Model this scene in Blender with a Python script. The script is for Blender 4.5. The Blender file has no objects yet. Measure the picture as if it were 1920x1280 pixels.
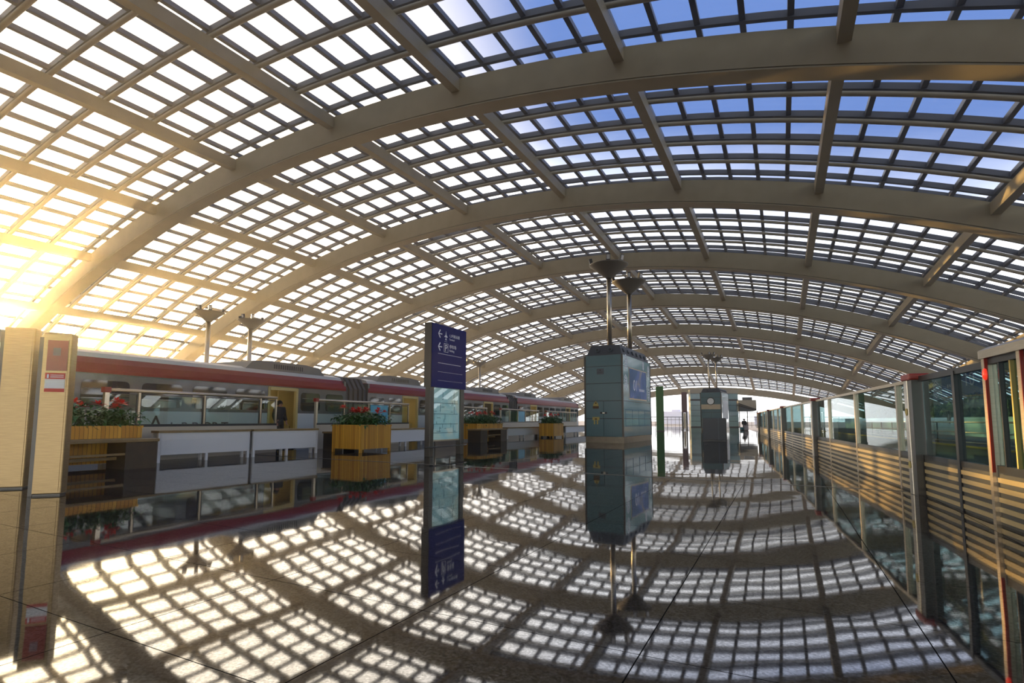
import bpy, bmesh, math, random
from mathutils import Vector, Matrix
random.seed(7)
SC = bpy.context.scene
COL = SC.collection
PI = math.pi

# ------------------------------------------------------------------ helpers
class MB:
    """collects shapes in one bmesh"""
    def __init__(s): s.bm = bmesh.new(); s.mi = 0
    def _faces(s, vs, fs, smooth=False):
        bv = [s.bm.verts.new(v) for v in vs]
        for f in fs:
            try:
                fc = s.bm.faces.new([bv[i] for i in f]); fc.material_index = s.mi; fc.smooth = smooth
            except ValueError: pass
        return bv
    def box(s, x0, x1, y0, y1, z0, z1):
        v = [(x, y, z) for z in (z0, z1) for y in (y0, y1) for x in (x0, x1)]
        s._faces(v, [(0,2,3,1),(4,5,7,6),(0,1,5,4),(2,6,7,3),(0,4,6,2),(1,3,7,5)]); return s
    def frustum(s, r0, r1, z0, z1):
        a0,b0,c0,d0 = r0; a1,b1,c1,d1 = r1
        v = [(a0,c0,z0),(b0,c0,z0),(a0,d0,z0),(b0,d0,z0),(a1,c1,z1),(b1,c1,z1),(a1,d1,z1),(b1,d1,z1)]
        s._faces(v, [(0,2,3,1),(4,5,7,6),(0,1,5,4),(2,6,7,3),(0,4,6,2),(1,3,7,5)]); return s
    def prism(s, poly, axis, a, b):
        """extrude a 2-D polygon; axis 'x': (y,z) 'y': (x,z) 'z': (x,y)"""
        def P(p, t):
            return (t, p[0], p[1]) if axis == 'x' else (p[0], t, p[1]) if axis == 'y' else (p[0], p[1], t)
        n = len(poly)
        v = [P(p, a) for p in poly] + [P(p, b) for p in poly]
        f = [tuple(range(n-1, -1, -1)), tuple(range(n, 2*n))] + [(i, (i+1) % n, n+(i+1) % n, n+i) for i in range(n)]
        s._faces(v, f); return s
    def tube(s, path, r, n=10, cap=True, r_end=None):
        path = [Vector(p) for p in path]; rings = []; vs = []; fs = []
        m = len(path)
        for k, p in enumerate(path):
            d = (path[min(k+1, m-1)] - path[max(k-1, 0)]).normalized()
            up = Vector((0,0,1)) if abs(d.z) < .95 else Vector((1,0,0))
            a = d.cross(up).normalized(); b = d.cross(a)
            rr = r if r_end is None else r + (r_end-r)*k/(m-1)
            for i in range(n):
                t = 2*PI*i/n; vs.append(p + a*math.cos(t)*rr + b*math.sin(t)*rr)
        for k in range(m-1):
            for i in range(n):
                fs.append((k*n+i, k*n+(i+1) % n, (k+1)*n+(i+1) % n, (k+1)*n+i))
        bv = s._faces(vs, fs, True)
        if cap:
            for k in (0, m-1):
                try:
                    f = s.bm.faces.new([bv[k*n+i] for i in range(n)]); f.material_index = s.mi
                except ValueError: pass
        return s
    def lathe(s, prof, cx=0, cy=0, n=32, smooth=True):
        m = len(prof); vs = []; fs = []
        for r, z in prof:
            for i in range(n):
                t = 2*PI*i/n; vs.append((cx+r*math.cos(t), cy+r*math.sin(t), z))
        for k in range(m-1):
            for i in range(n):
                fs.append((k*n+i, k*n+(i+1) % n, (k+1)*n+(i+1) % n, (k+1)*n+i))
        bv = s._faces(vs, fs, smooth)
        for k in (0, m-1):
            try:
                f = s.bm.faces.new([bv[k*n+i] for i in range(n)]); f.material_index = s.mi
            except ValueError: pass
        return s
    def quad(s, a, b, c, d, smooth=False): s._faces([a, b, c, d], [(0,1,2,3)], smooth); return s
    def sweep(s, pts, prof):
        """sweep a closed (dy,dz) profile along points (x,y,z)"""
        n = len(prof); vs = []; fs = []
        for (x, y, z) in pts:
            for dy, dz in prof: vs.append((x, y+dy, z+dz))
        for k in range(len(pts)-1):
            for i in range(n):
                fs.append((k*n+i, k*n+(i+1) % n, (k+1)*n+(i+1) % n, (k+1)*n+i))
        fs.append(tuple(range(n))); fs.append(tuple((len(pts)-1)*n+i for i in range(n)))
        s._faces(vs, fs); return s
    def sweepx(s, pts, prof):
        """sweep a closed (dx,dz) profile along points running in Y"""
        n = len(prof); vs = []; fs = []
        for (x, y, z) in pts:
            for dx, dz in prof: vs.append((x+dx, y, z+dz))
        for k in range(len(pts)-1):
            for i in range(n):
                fs.append((k*n+i, k*n+(i+1) % n, (k+1)*n+(i+1) % n, (k+1)*n+i))
        fs.append(tuple(range(n))); fs.append(tuple((len(pts)-1)*n+i for i in range(n)))
        s._faces(vs, fs); return s
    def build(s, name, mats, parent=None, bevel=0):
        bmesh.ops.recalc_face_normals(s.bm, faces=s.bm.faces)
        me = bpy.data.meshes.new(name); s.bm.to_mesh(me); s.bm.free()
        if not isinstance(mats, (list, tuple)): mats = [mats]
        for m in mats: me.materials.append(m)
        o = bpy.data.objects.new(name, me); COL.objects.link(o)
        if parent is not None: o.parent = parent
        if bevel:
            md = o.modifiers.new('bevel', 'BEVEL'); md.width = bevel; md.segments = 2; md.limit_method = 'ANGLE'
        return o

def tag(o, label, cat, group=None, kind=None):
    o['label'] = label; o['category'] = cat
    if group: o['group'] = group
    if kind: o['kind'] = kind
    return o
def thing(name, label, cat, loc=(0,0,0), rz=0, group=None, kind=None):
    o = bpy.data.objects.new(name, None); COL.objects.link(o)
    o.location = loc; o.rotation_euler = (0, 0, rz); o.empty_display_size = .2
    return tag(o, label, cat, group, kind)
def copy_tree(o, parent=None):
    c = o.copy(); COL.objects.link(c)
    if parent is not None: c.parent = parent
    for ch in list(o.children): copy_tree(ch, c)
    return c
def text_mesh(name, body, size, mat, parent, M, depth=.004, align='LEFT'):
    cu = bpy.data.curves.new(name, 'FONT'); cu.body = body; cu.size = size; cu.extrude = depth; cu.align_x = align
    o = bpy.data.objects.new(name + '_src', cu); COL.objects.link(o)
    dg = bpy.context.evaluated_depsgraph_get(); dg.update()
    me = bpy.data.meshes.new_from_object(o.evaluated_get(dg)); me.name = name
    bpy.data.objects.remove(o); bpy.data.curves.remove(cu)
    me.materials.clear(); me.materials.append(mat)
    me.transform(M)
    n = bpy.data.objects.new(name, me); COL.objects.link(n); n.parent = parent
    return n
def frame_matrix(o, right, up):
    r = Vector(right).normalized(); u = Vector(up).normalized(); n = r.cross(u)
    return Matrix(((r.x,u.x,n.x,o[0]),(r.y,u.y,n.y,o[1]),(r.z,u.z,n.z,o[2]),(0,0,0,1)))

# ------------------------------------------------------------------ materials
def mat(name, color, rough=.5, metal=0, spec=.5, coat=0, trans=0, emit=None, estr=0):
    m = bpy.data.materials.new(name); m.use_nodes = True
    b = m.node_tree.nodes['Principled BSDF']
    b.inputs['Base Color'].default_value = (*color, 1); b.inputs['Roughness'].default_value = rough
    b.inputs['Metallic'].default_value = metal; b.inputs['Specular IOR Level'].default_value = spec
    b.inputs['Coat Weight'].default_value = coat; b.inputs['Coat Roughness'].default_value = .05
    if emit: b.inputs['Emission Color'].default_value = (*emit, 1); b.inputs['Emission Strength'].default_value = estr
    return m
def nd(m, t, **k):
    n = m.node_tree.nodes.new(t)
    for a, v in k.items(): setattr(n, a, v)
    return n
def ramp(m, stops, interp='LINEAR'):
    r = nd(m, 'ShaderNodeValToRGB'); r.color_ramp.interpolation = interp
    e = r.color_ramp.elements
    while len(e) < len(stops): e.new(.5)
    for k, (p, c) in enumerate(stops): e[k].position = p; e[k].color = (*c, 1)
    return r
def mottled(name, c0, c1, scale=3, rough=.5, metal=0, stretch=(1,1,1), spec=.5, coat=0, bump=0):
    m = mat(name, c0, rough, metal, spec, coat); L = m.node_tree.links; b = m.node_tree.nodes['Principled BSDF']
    tc = nd(m, 'ShaderNodeTexCoord'); mp = nd(m, 'ShaderNodeMapping'); mp.inputs['Scale'].default_value = stretch
    nz = nd(m, 'ShaderNodeTexNoise'); nz.inputs['Scale'].default_value = scale; nz.inputs['Detail'].default_value = 6
    r = ramp(m, [(.3, c0), (.7, c1)])
    L.new(tc.outputs['Object'], mp.inputs['Vector']); L.new(mp.outputs['Vector'], nz.inputs['Vector'])
    L.new(nz.outputs['Fac'], r.inputs['Fac']); L.new(r.outputs['Color'], b.inputs['Base Color'])
    if bump:
        bp = nd(m, 'ShaderNodeBump'); bp.inputs['Strength'].default_value = bump; bp.inputs['Distance'].default_value = .01
        L.new(nz.outputs['Fac'], bp.inputs['Height']); L.new(bp.outputs['Normal'], b.inputs['Normal'])
    return m
def glass(name, tint, refl=.05, top=.9, rough=.0):
    """thin pane: see-through, mirror share rising towards grazing view"""
    m = bpy.data.materials.new(name); m.use_nodes = True; t = m.node_tree; t.nodes.clear(); L = t.links
    out = nd(m, 'ShaderNodeOutputMaterial'); mx = nd(m, 'ShaderNodeMixShader'); tr = nd(m, 'ShaderNodeBsdfTransparent')
    gl = nd(m, 'ShaderNodeBsdfGlossy'); lw = nd(m, 'ShaderNodeLayerWeight'); lw.inputs['Blend'].default_value = .5
    pw = nd(m, 'ShaderNodeMath', operation='POWER'); pw.inputs[1].default_value = 5
    ma = nd(m, 'ShaderNodeMath', operation='MULTIPLY_ADD', use_clamp=True); ma.inputs[1].default_value = top-refl; ma.inputs[2].default_value = refl
    tr.inputs['Color'].default_value = (*tint, 1); gl.inputs['Roughness'].default_value = rough
    L.new(lw.outputs['Facing'], pw.inputs[0]); L.new(pw.outputs[0], ma.inputs[0]); L.new(ma.outputs[0], mx.inputs['Fac'])
    L.new(tr.outputs[0], mx.inputs[1]); L.new(gl.outputs[0], mx.inputs[2]); L.new(mx.outputs[0], out.inputs['Surface'])
    return m
def slats(name, c0, c1, pitch, axis=0, rough=.5):
    """vertical timber boards: the colour changes from board to board, dark joint between"""
    m = mat(name, c0, rough); L = m.node_tree.links; b = m.node_tree.nodes['Principled BSDF']
    tc = nd(m, 'ShaderNodeTexCoord'); sp = nd(m, 'ShaderNodeSeparateXYZ'); L.new(tc.outputs['Object'], sp.inputs[0])
    ad = nd(m, 'ShaderNodeMath', operation='ADD'); L.new(sp.outputs[0], ad.inputs[0]); L.new(sp.outputs[1], ad.inputs[1])
    dv = nd(m, 'ShaderNodeMath', operation='DIVIDE'); dv.inputs[1].default_value = pitch; L.new(ad.outputs[0], dv.inputs[0])
    fl = nd(m, 'ShaderNodeMath', operation='FLOOR'); L.new(dv.outputs[0], fl.inputs[0])
    wn = nd(m, 'ShaderNodeTexWhiteNoise', noise_dimensions='1D'); L.new(fl.outputs[0], wn.inputs['W'])
    fr = nd(m, 'ShaderNodeMath', operation='FRACT'); L.new(dv.outputs[0], fr.inputs[0])
    lt = nd(m, 'ShaderNodeMath', operation='LESS_THAN'); lt.inputs[1].default_value = .1; L.new(fr.outputs[0], lt.inputs[0])
    r = ramp(m, [(0, c0), (1, c1)]); L.new(wn.outputs['Value'], r.inputs['Fac'])
    mx = nd(m, 'ShaderNodeMix', data_type='RGBA'); L.new(lt.outputs[0], mx.inputs['Factor'])
    L.new(r.outputs['Color'], mx.inputs['A']); mx.inputs['B'].default_value = (c0[0]*.25, c0[1]*.25, c0[2]*.25, 1)
    L.new(mx.outputs['Result'], b.inputs['Base Color'])
    return m

M = {}
M['rib'] = mottled('cream_paint', (.36,.30,.18), (.40,.335,.205), 1.2, .55, bump=0)
M['groove'] = mat('dark_joint', (.05,.045,.035), .8)
M['tube'] = mat('lattice_paint', (.34,.29,.20), .5)
M['bar'] = mat('glazing_bar_grey', (.10,.105,.125), .5)
M['roofglass'] = glass('roof_glass', (.95,.97,1.0), .02, .5)
M['psglass'] = glass('platform_glass', (.50,.63,.63), .08, .7)
M['clearglass'] = glass('clear_glass', (.84,.9,.86), .06, .9)
M['steel'] = mottled('brushed_steel', (.52,.46,.36), (.62,.55,.44), 6, .28, 1, (1,1,12))
M['steel_soft'] = mottled('satin_steel', (.50,.42,.30), (.60,.51,.38), 5, .38, 1, (1,1,20))
M['pillar_steel'] = mottled('flare_tinted_steel', (.28,.20,.10), (.36,.26,.13), 5, .36, 1, (1,1,20))  # stainless steel with the warm flare light tinted into its colour
M['steel_dark'] = mat('dark_steel', (.09,.085,.075), .35, .8)
M['black'] = mat('black_frame', (.018,.020,.022), .35)
M['charcoal'] = mat('charcoal_panel', (.045,.052,.062), .4)
M['slate'] = mat('slate_panel', (.075,.095,.115), .4)
M['blockerwall'] = mottled('sky_blocker_dark', (.035,.033,.03), (.05,.047,.043), .4, .6)
M['plinth'] = mottled('plinth_metal', (.19,.16,.115), (.24,.20,.145), 4, .3, .7)
M['white'] = mat('white_board', (.72,.73,.74), .4)
M['whiteline'] = mat('white_lettering', (.85,.87,.92), .5)
M['beige'] = mat('beige_panel', (.55,.48,.36), .5)
M['wood'] = slats('planter_boards', (.52,.22,.012), (.80,.42,.04), .075)
M['woodtop'] = mottled('bench_timber', (.16,.10,.035), (.26,.17,.06), 4, .45, 0, (1,1,1))
M['darkwood'] = mottled('dark_timber', (.022,.014,.007), (.035,.022,.010), 5, .5)
M['leaf'] = mottled('leaf_green', (.014,.075,.010), (.05,.17,.025), 9, .45)
M['petal'] = mottled('petal_red', (.60,.015,.012), (.80,.04,.025), 8, .5)
M['soil'] = mat('soil', (.03,.02,.012), .9)
M['trainred'] = mat('train_red', (.25,.006,.012), .3, spec=.35, coat=.12)
M['traingrey'] = mat('train_grey', (.105,.10,.10), .3, coat=.3)
M['trainwhite'] = mat('train_white', (.60,.62,.63), .35, coat=.2)
M['trainroof'] = mat('train_roof', (.55,.52,.47), .45)
M['acgrey'] = mat('roof_unit_grey', (.17,.165,.155), .5)
M['bellows'] = mat('bellows_rubber', (.085,.08,.075), .7)
M['winglass'] = mat('train_window', (.02,.022,.02), .04, spec=.8)
M['interior'] = mat('train_interior', (.62,.47,.17), .5)
M['interiorlight'] = mat('interior_lamp', (.9,.85,.7), .5, emit=(1,.86,.55), estr=2.2)
M['letter'] = mat('lettering_maroon', (.10,.03,.03), .5)
M['signblue'] = mat('sign_blue', (.009,.016,.14), .5, spec=.1)
M['mapline'] = mat('map_ink', (.06,.16,.27), .6)
M['teal'] = mottled('teal_glass_panel', (.07,.155,.175), (.085,.18,.20), .8, .3, 0, spec=.6)
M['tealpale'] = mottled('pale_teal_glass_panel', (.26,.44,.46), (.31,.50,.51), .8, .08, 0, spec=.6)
M['bowl'] = mat('lamp_bowl', (.22,.20,.165), .45, .3)
M['floodglass'] = mat('floodlight_glass', (.75,.75,.72), .1, spec=.8)
M['green'] = mat('signpost_green', (.010,.15,.012), .35)
M['mauve'] = mat('signpost_mauve', (.26,.15,.16), .45)
M['redcap'] = mat('red_cap', (.30,.025,.012), .4)
M['redlamp'] = mat('red_lamp', (.75,.03,.015), .3, emit=(1,.05,.02), estr=.6)
M['paper'] = mat('paper_white', (.75,.75,.74), .6)
M['noticered'] = mat('notice_red', (.55,.05,.03), .5)
M['screen'] = mat('wine_red_screen', (.30,.045,.02), .3)
M['slatgold'] = mottled('champagne_slat', (.50,.38,.18), (.58,.45,.22), 2, .32, .35)
M['slatback'] = mat('louvre_backing', (.05,.05,.045), .5)
M['yellow'] = mat('sunlit_edge_yellow', (.70,.45,.06), .6)
M['concrete'] = mottled('concrete', (.13,.125,.115), (.18,.17,.155), 2, .8)
M['ballast'] = mottled('track_bed_stone', (.10,.09,.08), (.17,.155,.135), 6, .9)
M['rail'] = mat('running_rail', (.25,.21,.17), .3, .9)
M['ground'] = mottled('pale_ground', (.30,.29,.30), (.36,.34,.35), .05, .9)
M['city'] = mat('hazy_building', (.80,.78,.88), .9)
M['skin'] = mat('skin', (.42,.22,.14), .5)
M['cloth_dark'] = mat('dark_cloth', (.022,.024,.028), .8)
M['cloth_pale'] = mat('pale_cloth', (.55,.48,.47), .8)
M['hair'] = mat('dark_hair', (.015,.012,.012), .6)
M['tealbox'] = mat('teal_plastic', (.02,.22,.28), .4)
M['sticker_yellow'] = mat('sticker_yellow', (.50,.40,.12), .6)
M['sticker_brown'] = mat('sticker_brown', (.10,.05,.02), .6)
M['hedge'] = mottled('hedge_green', (.05,.12,.05), (.10,.20,.08), 6, .8)
M['cyanposter'] = mottled('cyan_poster', (.02,.25,.42), (.10,.48,.62), 4, .3)

def make_floor_mat():
    m = bpy.data.materials.new('polished_granite'); m.use_nodes = True; t = m.node_tree; t.nodes.clear(); L = t.links
    out = nd(m, 'ShaderNodeOutputMaterial'); mx = nd(m, 'ShaderNodeMixShader')
    df = nd(m, 'ShaderNodeBsdfDiffuse'); gl = nd(m, 'ShaderNodeBsdfGlossy')
    tc = nd(m, 'ShaderNodeTexCoord'); P = tc.outputs['Object']
    # speckle
    vo = nd(m, 'ShaderNodeTexVoronoi'); vo.inputs['Scale'].default_value = 95; L.new(P, vo.inputs['Vector'])
    sep = nd(m, 'ShaderNodeSeparateColor'); L.new(vo.outputs['Color'], sep.inputs[0])
    nz = nd(m, 'ShaderNodeTexNoise'); nz.inputs['Scale'].default_value = 60; nz.inputs['Detail'].default_value = 4; L.new(P, nz.inputs['Vector'])
    ad = nd(m, 'ShaderNodeMath', operation='MULTIPLY_ADD'); ad.inputs[1].default_value = .55
    L.new(sep.outputs[0], ad.inputs[0])
    m2 = nd(m, 'ShaderNodeMath', operation='MULTIPLY'); m2.inputs[1].default_value = .5; L.new(nz.outputs['Fac'], m2.inputs[0]); L.new(m2.outputs[0], ad.inputs[2])
    r = ramp(m, [(.2, (.004,.004,.004)), (.42, (.016,.0155,.015)), (.65, (.038,.037,.036)), (.85, (.10,.098,.095))]); L.new(ad.outputs[0], r.inputs['Fac'])
    # slab joints
    sp = nd(m, 'ShaderNodeSeparateXYZ'); L.new(P, sp.inputs[0])
    def joint(sock, off, pitch, w):
        a = nd(m, 'ShaderNodeMath', operation='SUBTRACT'); a.inputs[1].default_value = off; L.new(sock, a.inputs[0])
        d = nd(m, 'ShaderNodeMath', operation='DIVIDE'); d.inputs[1].default_value = pitch; L.new(a.outputs[0], d.inputs[0])
        f = nd(m, 'ShaderNodeMath', operation='FRACT'); L.new(d.outputs[0], f.inputs[0])
        c = nd(m, 'ShaderNodeMath', operation='LESS_THAN'); c.inputs[1].default_value = w/pitch; L.new(f.outputs[0], c.inputs[0])
        return c.outputs[0]
    jx = joint(sp.outputs[0], -2.855, 1.135, .006); jy = joint(sp.outputs[1], 2.385, .93, .005)
    jm = nd(m, 'ShaderNodeMath', operation='MAXIMUM'); L.new(jx, jm.inputs[0]); L.new(jy, jm.inputs[1])
    dk = nd(m, 'ShaderNodeMix', data_type='RGBA'); L.new(jm.outputs[0], dk.inputs['Factor']); L.new(r.outputs['Color'], dk.inputs['A']); dk.inputs['B'].default_value = (.008,.008,.008,1)
    L.new(dk.outputs['Result'], df.inputs['Color'])
    # polish: mirror share rises towards grazing view, speckle modulates it
    lw = nd(m, 'ShaderNodeLayerWeight'); lw.inputs['Blend'].default_value = .5
    pw = nd(m, 'ShaderNodeMath', operation='POWER'); pw.inputs[1].default_value = 2.4; L.new(lw.outputs['Facing'], pw.inputs[0])
    fa = nd(m, 'ShaderNodeMath', operation='MULTIPLY_ADD'); fa.inputs[1].default_value = .62; fa.inputs[2].default_value = .13; L.new(pw.outputs[0], fa.inputs[0])
    sm = nd(m, 'ShaderNodeMapRange'); sm.inputs['From Min'].default_value = .2; sm.inputs['From Max'].default_value = .85; sm.inputs['To Min'].default_value = .72; sm.inputs['To Max'].default_value = 1.12
    L.new(ad.outputs[0], sm.inputs['Value'])
    fm = nd(m, 'ShaderNodeMath', operation='MULTIPLY'); L.new(fa.outputs[0], fm.inputs[0]); L.new(sm.outputs['Result'], fm.inputs[1])
    inv = nd(m, 'ShaderNodeMath', operation='SUBTRACT'); inv.inputs[0].default_value = 1; L.new(jm.outputs[0], inv.inputs[1])
    fj = nd(m, 'ShaderNodeMath', operation='MULTIPLY', use_clamp=True); L.new(fm.outputs[0], fj.inputs[0]); L.new(inv.outputs[0], fj.inputs[1])
    gl.inputs['Roughness'].default_value = .035; gl.inputs['Color'].default_value = (1,.98,.95,1)
    # slabs are not perfectly level
    wv = nd(m, 'ShaderNodeTexNoise'); wv.inputs['Scale'].default_value = .9; wv.inputs['Detail'].default_value = 1.5; L.new(P, wv.inputs['Vector'])
    bp = nd(m, 'ShaderNodeBump'); bp.inputs['Strength'].default_value = 1; bp.inputs['Distance'].default_value = .003; L.new(wv.outputs['Fac'], bp.inputs['Height'])
    L.new(bp.outputs['Normal'], gl.inputs['Normal'])
    L.new(fj.outputs[0], mx.inputs['Fac']); L.new(df.outputs[0], mx.inputs[1]); L.new(gl.outputs[0], mx.inputs[2]); L.new(mx.outputs[0], out.inputs['Surface'])
    return m
M['granite'] = make_floor_mat()

def poster_mat(name, stops, scale, seed=0, lit=0):
    m = mat(name, (.2,.3,.5), .25); L = m.node_tree.links; b = m.node_tree.nodes['Principled BSDF']
    tc = nd(m, 'ShaderNodeTexCoord'); mp = nd(m, 'ShaderNodeMapping'); mp.inputs['Location'].default_value = (seed, seed*2, 0)
    nz = nd(m, 'ShaderNodeTexNoise'); nz.inputs['Scale'].default_value = scale; nz.inputs['Detail'].default_value = 5; nz.inputs['Distortion'].default_value = .8
    L.new(tc.outputs['Object'], mp.inputs[0]); L.new(mp.outputs[0], nz.inputs['Vector'])
    r = ramp(m, stops); L.new(nz.outputs['Fac'], r.inputs['Fac']); L.new(r.outputs['Color'], b.inputs['Base Color'])
    b.inputs['Specular IOR Level'].default_value = .25; b.inputs['Roughness'].default_value = .4
    if lit: L.new(r.outputs['Color'], b.inputs['Emission Color']); b.inputs['Emission Strength'].default_value = lit   # glow added to lift the map and advert prints, as if backlit
    return m
M['poster'] = poster_mat('advert_blue', [(.25,(.01,.03,.12)),(.45,(.03,.12,.28)),(.6,(.08,.16,.42)),(.75,(.45,.38,.24))], .9, 3, .04)
M['map'] = poster_mat('map_print', [(.3,(.36,.62,.80)),(.5,(.50,.72,.85)),(.72,(.75,.82,.82))], 1.6, 5, .22)

# ------------------------------------------------------------------ camera
cam_d = bpy.data.cameras.new('camera'); cam_o = bpy.data.objects.new('camera', cam_d); COL.objects.link(cam_o)
F_PX, PITCH, YAW, ROLL, CX, CY = 1001.375, .0919062, .4792971, .0032483, 944.712, 693.784
fwd = Vector((-math.sin(YAW)*math.cos(PITCH), math.cos(YAW)*math.cos(PITCH), math.sin(PITCH)))
rgt = Vector((math.cos(YAW), math.sin(YAW), 0)); upv = rgt.cross(fwd)
r2 = rgt*math.cos(ROLL) + upv*math.sin(ROLL); u2 = upv*math.cos(ROLL) - rgt*math.sin(ROLL)
cam_o.matrix_world = Matrix(((r2.x,u2.x,-fwd.x,0),(r2.y,u2.y,-fwd.y,0),(r2.z,u2.z,-fwd.z,1.0),(0,0,0,1)))
cam_d.sensor_width = 36; cam_d.lens = F_PX/1920*36
cam_d.shift_x = (960-CX)/1920; cam_d.shift_y = (CY-640)/1920
cam_d.clip_start = .05; cam_d.clip_end = 3000
SC.camera = cam_o

# ------------------------------------------------------------------ sky and sun
SUN = Vector((-.93525, .33073, .1430)).normalized()
w = bpy.data.worlds.new('sky'); SC.world = w; w.use_nodes = True
t = w.node_tree; t.nodes.clear(); L = t.links
def wn(tp, **k):
    n = t.nodes.new(tp)
    for a, v in k.items(): setattr(n, a, v)
    return n
def wmath(op, a, b=None, clamp=False):
    n = wn('ShaderNodeMath', operation=op, use_clamp=clamp)
    for i, v in enumerate((a, b)):
        if v is None: continue
        if isinstance(v, (int, float)): n.inputs[i].default_value = v
        else: L.new(v, n.inputs[i])
    return n.outputs[0]
tc = wn('ShaderNodeTexCoord'); D = tc.outputs['Generated']
sx = wn('ShaderNodeSeparateXYZ'); L.new(D, sx.inputs[0])
dt = wn('ShaderNodeVectorMath', operation='DOT_PRODUCT'); L.new(D, dt.inputs[0]); dt.inputs[1].default_value = SUN
dot = dt.outputs['Value']
def mapr(v, a, b, c, d, smooth=True):
    n = wn('ShaderNodeMapRange'); n.interpolation_type = 'SMOOTHSTEP' if smooth else 'LINEAR'
    for i, x in zip(('From Min','From Max','To Min','To Max'), (a,b,c,d)): n.inputs[i].default_value = x
    L.new(v, n.inputs['Value']); return n.outputs['Result']
# clear blue overhead, white towards the horizon
cl = wn('ShaderNodeTexNoise'); cl.inputs['Scale'].default_value = 2.2; cl.inputs['Detail'].default_value = 5
mpw = wn('ShaderNodeMapping'); mpw.inputs['Scale'].default_value = (1, 1, 3); L.new(D, mpw.inputs[0]); L.new(mpw.outputs[0], cl.inputs['Vector'])
elev = wmath('ADD', sx.outputs['Z'], wmath('MULTIPLY', wmath('SUBTRACT', cl.outputs['Fac'], .5), -.16))
elev = wmath('ADD', elev, wmath('MINIMUM', wmath('MULTIPLY', wmath('SUBTRACT', .5, dot), .28), .10))
base = wn('ShaderNodeMix', data_type='RGBA'); L.new(mapr(elev, .20, .50, 0, 1), base.inputs['Factor'])
base.inputs['A'].default_value = (2.5,2.5,2.5,1); base.inputs['B'].default_value = (.135,.24,.56,1)
# the sky behind the viewer, away from the sun, is a duller blue
back = wn('ShaderNodeMix', data_type='RGBA'); L.new(wmath('MULTIPLY', mapr(sx.outputs['Y'], -.55, .15, 1, 0), mapr(sx.outputs['Z'], .10, .28, 0, 1)), back.inputs['Factor'])
L.new(base.outputs['Result'], back.inputs['A']); back.inputs['B'].default_value = (.42,.46,.52,1)
# bright veil of thin cloud round the low sun
veil = wn('ShaderNodeMix', data_type='RGBA'); L.new(mapr(dot, .60, .97, 0, 1), veil.inputs['Factor'])
L.new(back.outputs['Result'], veil.inputs['A']); veil.inputs['B'].default_value = (3.2,2.8,2.2,1)
glow = wn('ShaderNodeMix', data_type='RGBA'); L.new(mapr(dot, .965, 1.0, 0, 1), glow.inputs['Factor'])
L.new(veil.outputs['Result'], glow.inputs['A']); glow.inputs['B'].default_value = (8,6.2,3.6,1)
disc = wn('ShaderNodeMix', data_type='RGBA'); L.new(mapr(dot, .9990, .9997, 0, 1), disc.inputs['Factor'])
L.new(glow.outputs['Result'], disc.inputs['A']); disc.inputs['B'].default_value = (60,48,28,1)
bg = wn('ShaderNodeBackground'); L.new(disc.outputs['Result'], bg.inputs['Color']); bg.inputs['Strength'].default_value = 1.0
wo = wn('ShaderNodeOutputWorld'); L.new(bg.outputs[0], wo.inputs['Surface'])
sd = bpy.data.lights.new('sun', 'SUN'); sd.energy = 10.0; sd.color = (1,.62,.22); sd.angle = math.radians(.6)
so = bpy.data.objects.new('sun', sd); COL.objects.link(so)
so.rotation_euler = (-SUN).to_track_quat('-Z', 'Y').to_euler()

# ------------------------------------------------------------------ lines of the place
def right_line(y): return 1.85 - .0929*(y-6.9)         # platform screen on the right
def left_line(y): return -13.25 - .0792*1.045*(y-6)     # glass barrier on the left
R_RZ = math.atan(.0929); L_RZ = math.atan(.0828)

# ------------------------------------------------------------------ floor and ground
mb = MB()
ys = [-8, 10, 30, 50, 84]
mb.prism([(left_line(y)-.25, y) for y in ys] + [(right_line(y)+.18, y) for y in reversed(ys)], 'z', -.5, 0)
tag(mb.build('floor', M['granite']), 'polished speckled granite platform floor mirroring the roof', 'floor', kind='structure')
mb = MB(); mb.box(-400, 400, -60, 900, -1.6, -1.25)
tag(mb.build('ground', M['ground']), 'pale ground around the station beyond the tracks', 'ground', kind='structure')
mb = MB(); mb.box(-20.5, -13.6, -8, 84, -1.25, -1.15)
mb.box(2.1, 6.0, -8, 84, -1.25, -1.15)
tag(mb.build('floor_trackbed', M['ballast']), 'stone bed under the tracks on both sides of the platform', 'track bed', kind='structure')
mb = MB(); mb.box(-84, 40, -11.0, -9.7, 4.6, 24)  # unseen wall on piers, added to keep sky light off the nearest ribs
for x in (-82, -58, -36, -14, 12, 38): mb.box(x-.6, x+.6, -10.9, -9.8, -1.3, 4.6)
tag(mb.build('wall_sky_blocker', M['blockerwall']), 'added dark wall behind the viewer, blocking sky light', 'wall', kind='structure')
# metal joint across the floor
mb = MB()
a = Vector((-13.2, 10.12, 0)); b = Vector((1.62, 9.50, 0)); n = Vector((-(b-a).y, (b-a).x, 0)).normalized()*.016
mb.prism([tuple((a+n)[:2]), tuple((a-n)[:2]), tuple((b-n)[:2]), tuple((b+n)[:2])], 'z', -.01, .004)
tag(mb.build('trim_1', M['steel_dark']), 'thin metal expansion strip crossing the granite floor', 'floor strip', kind='structure')

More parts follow.
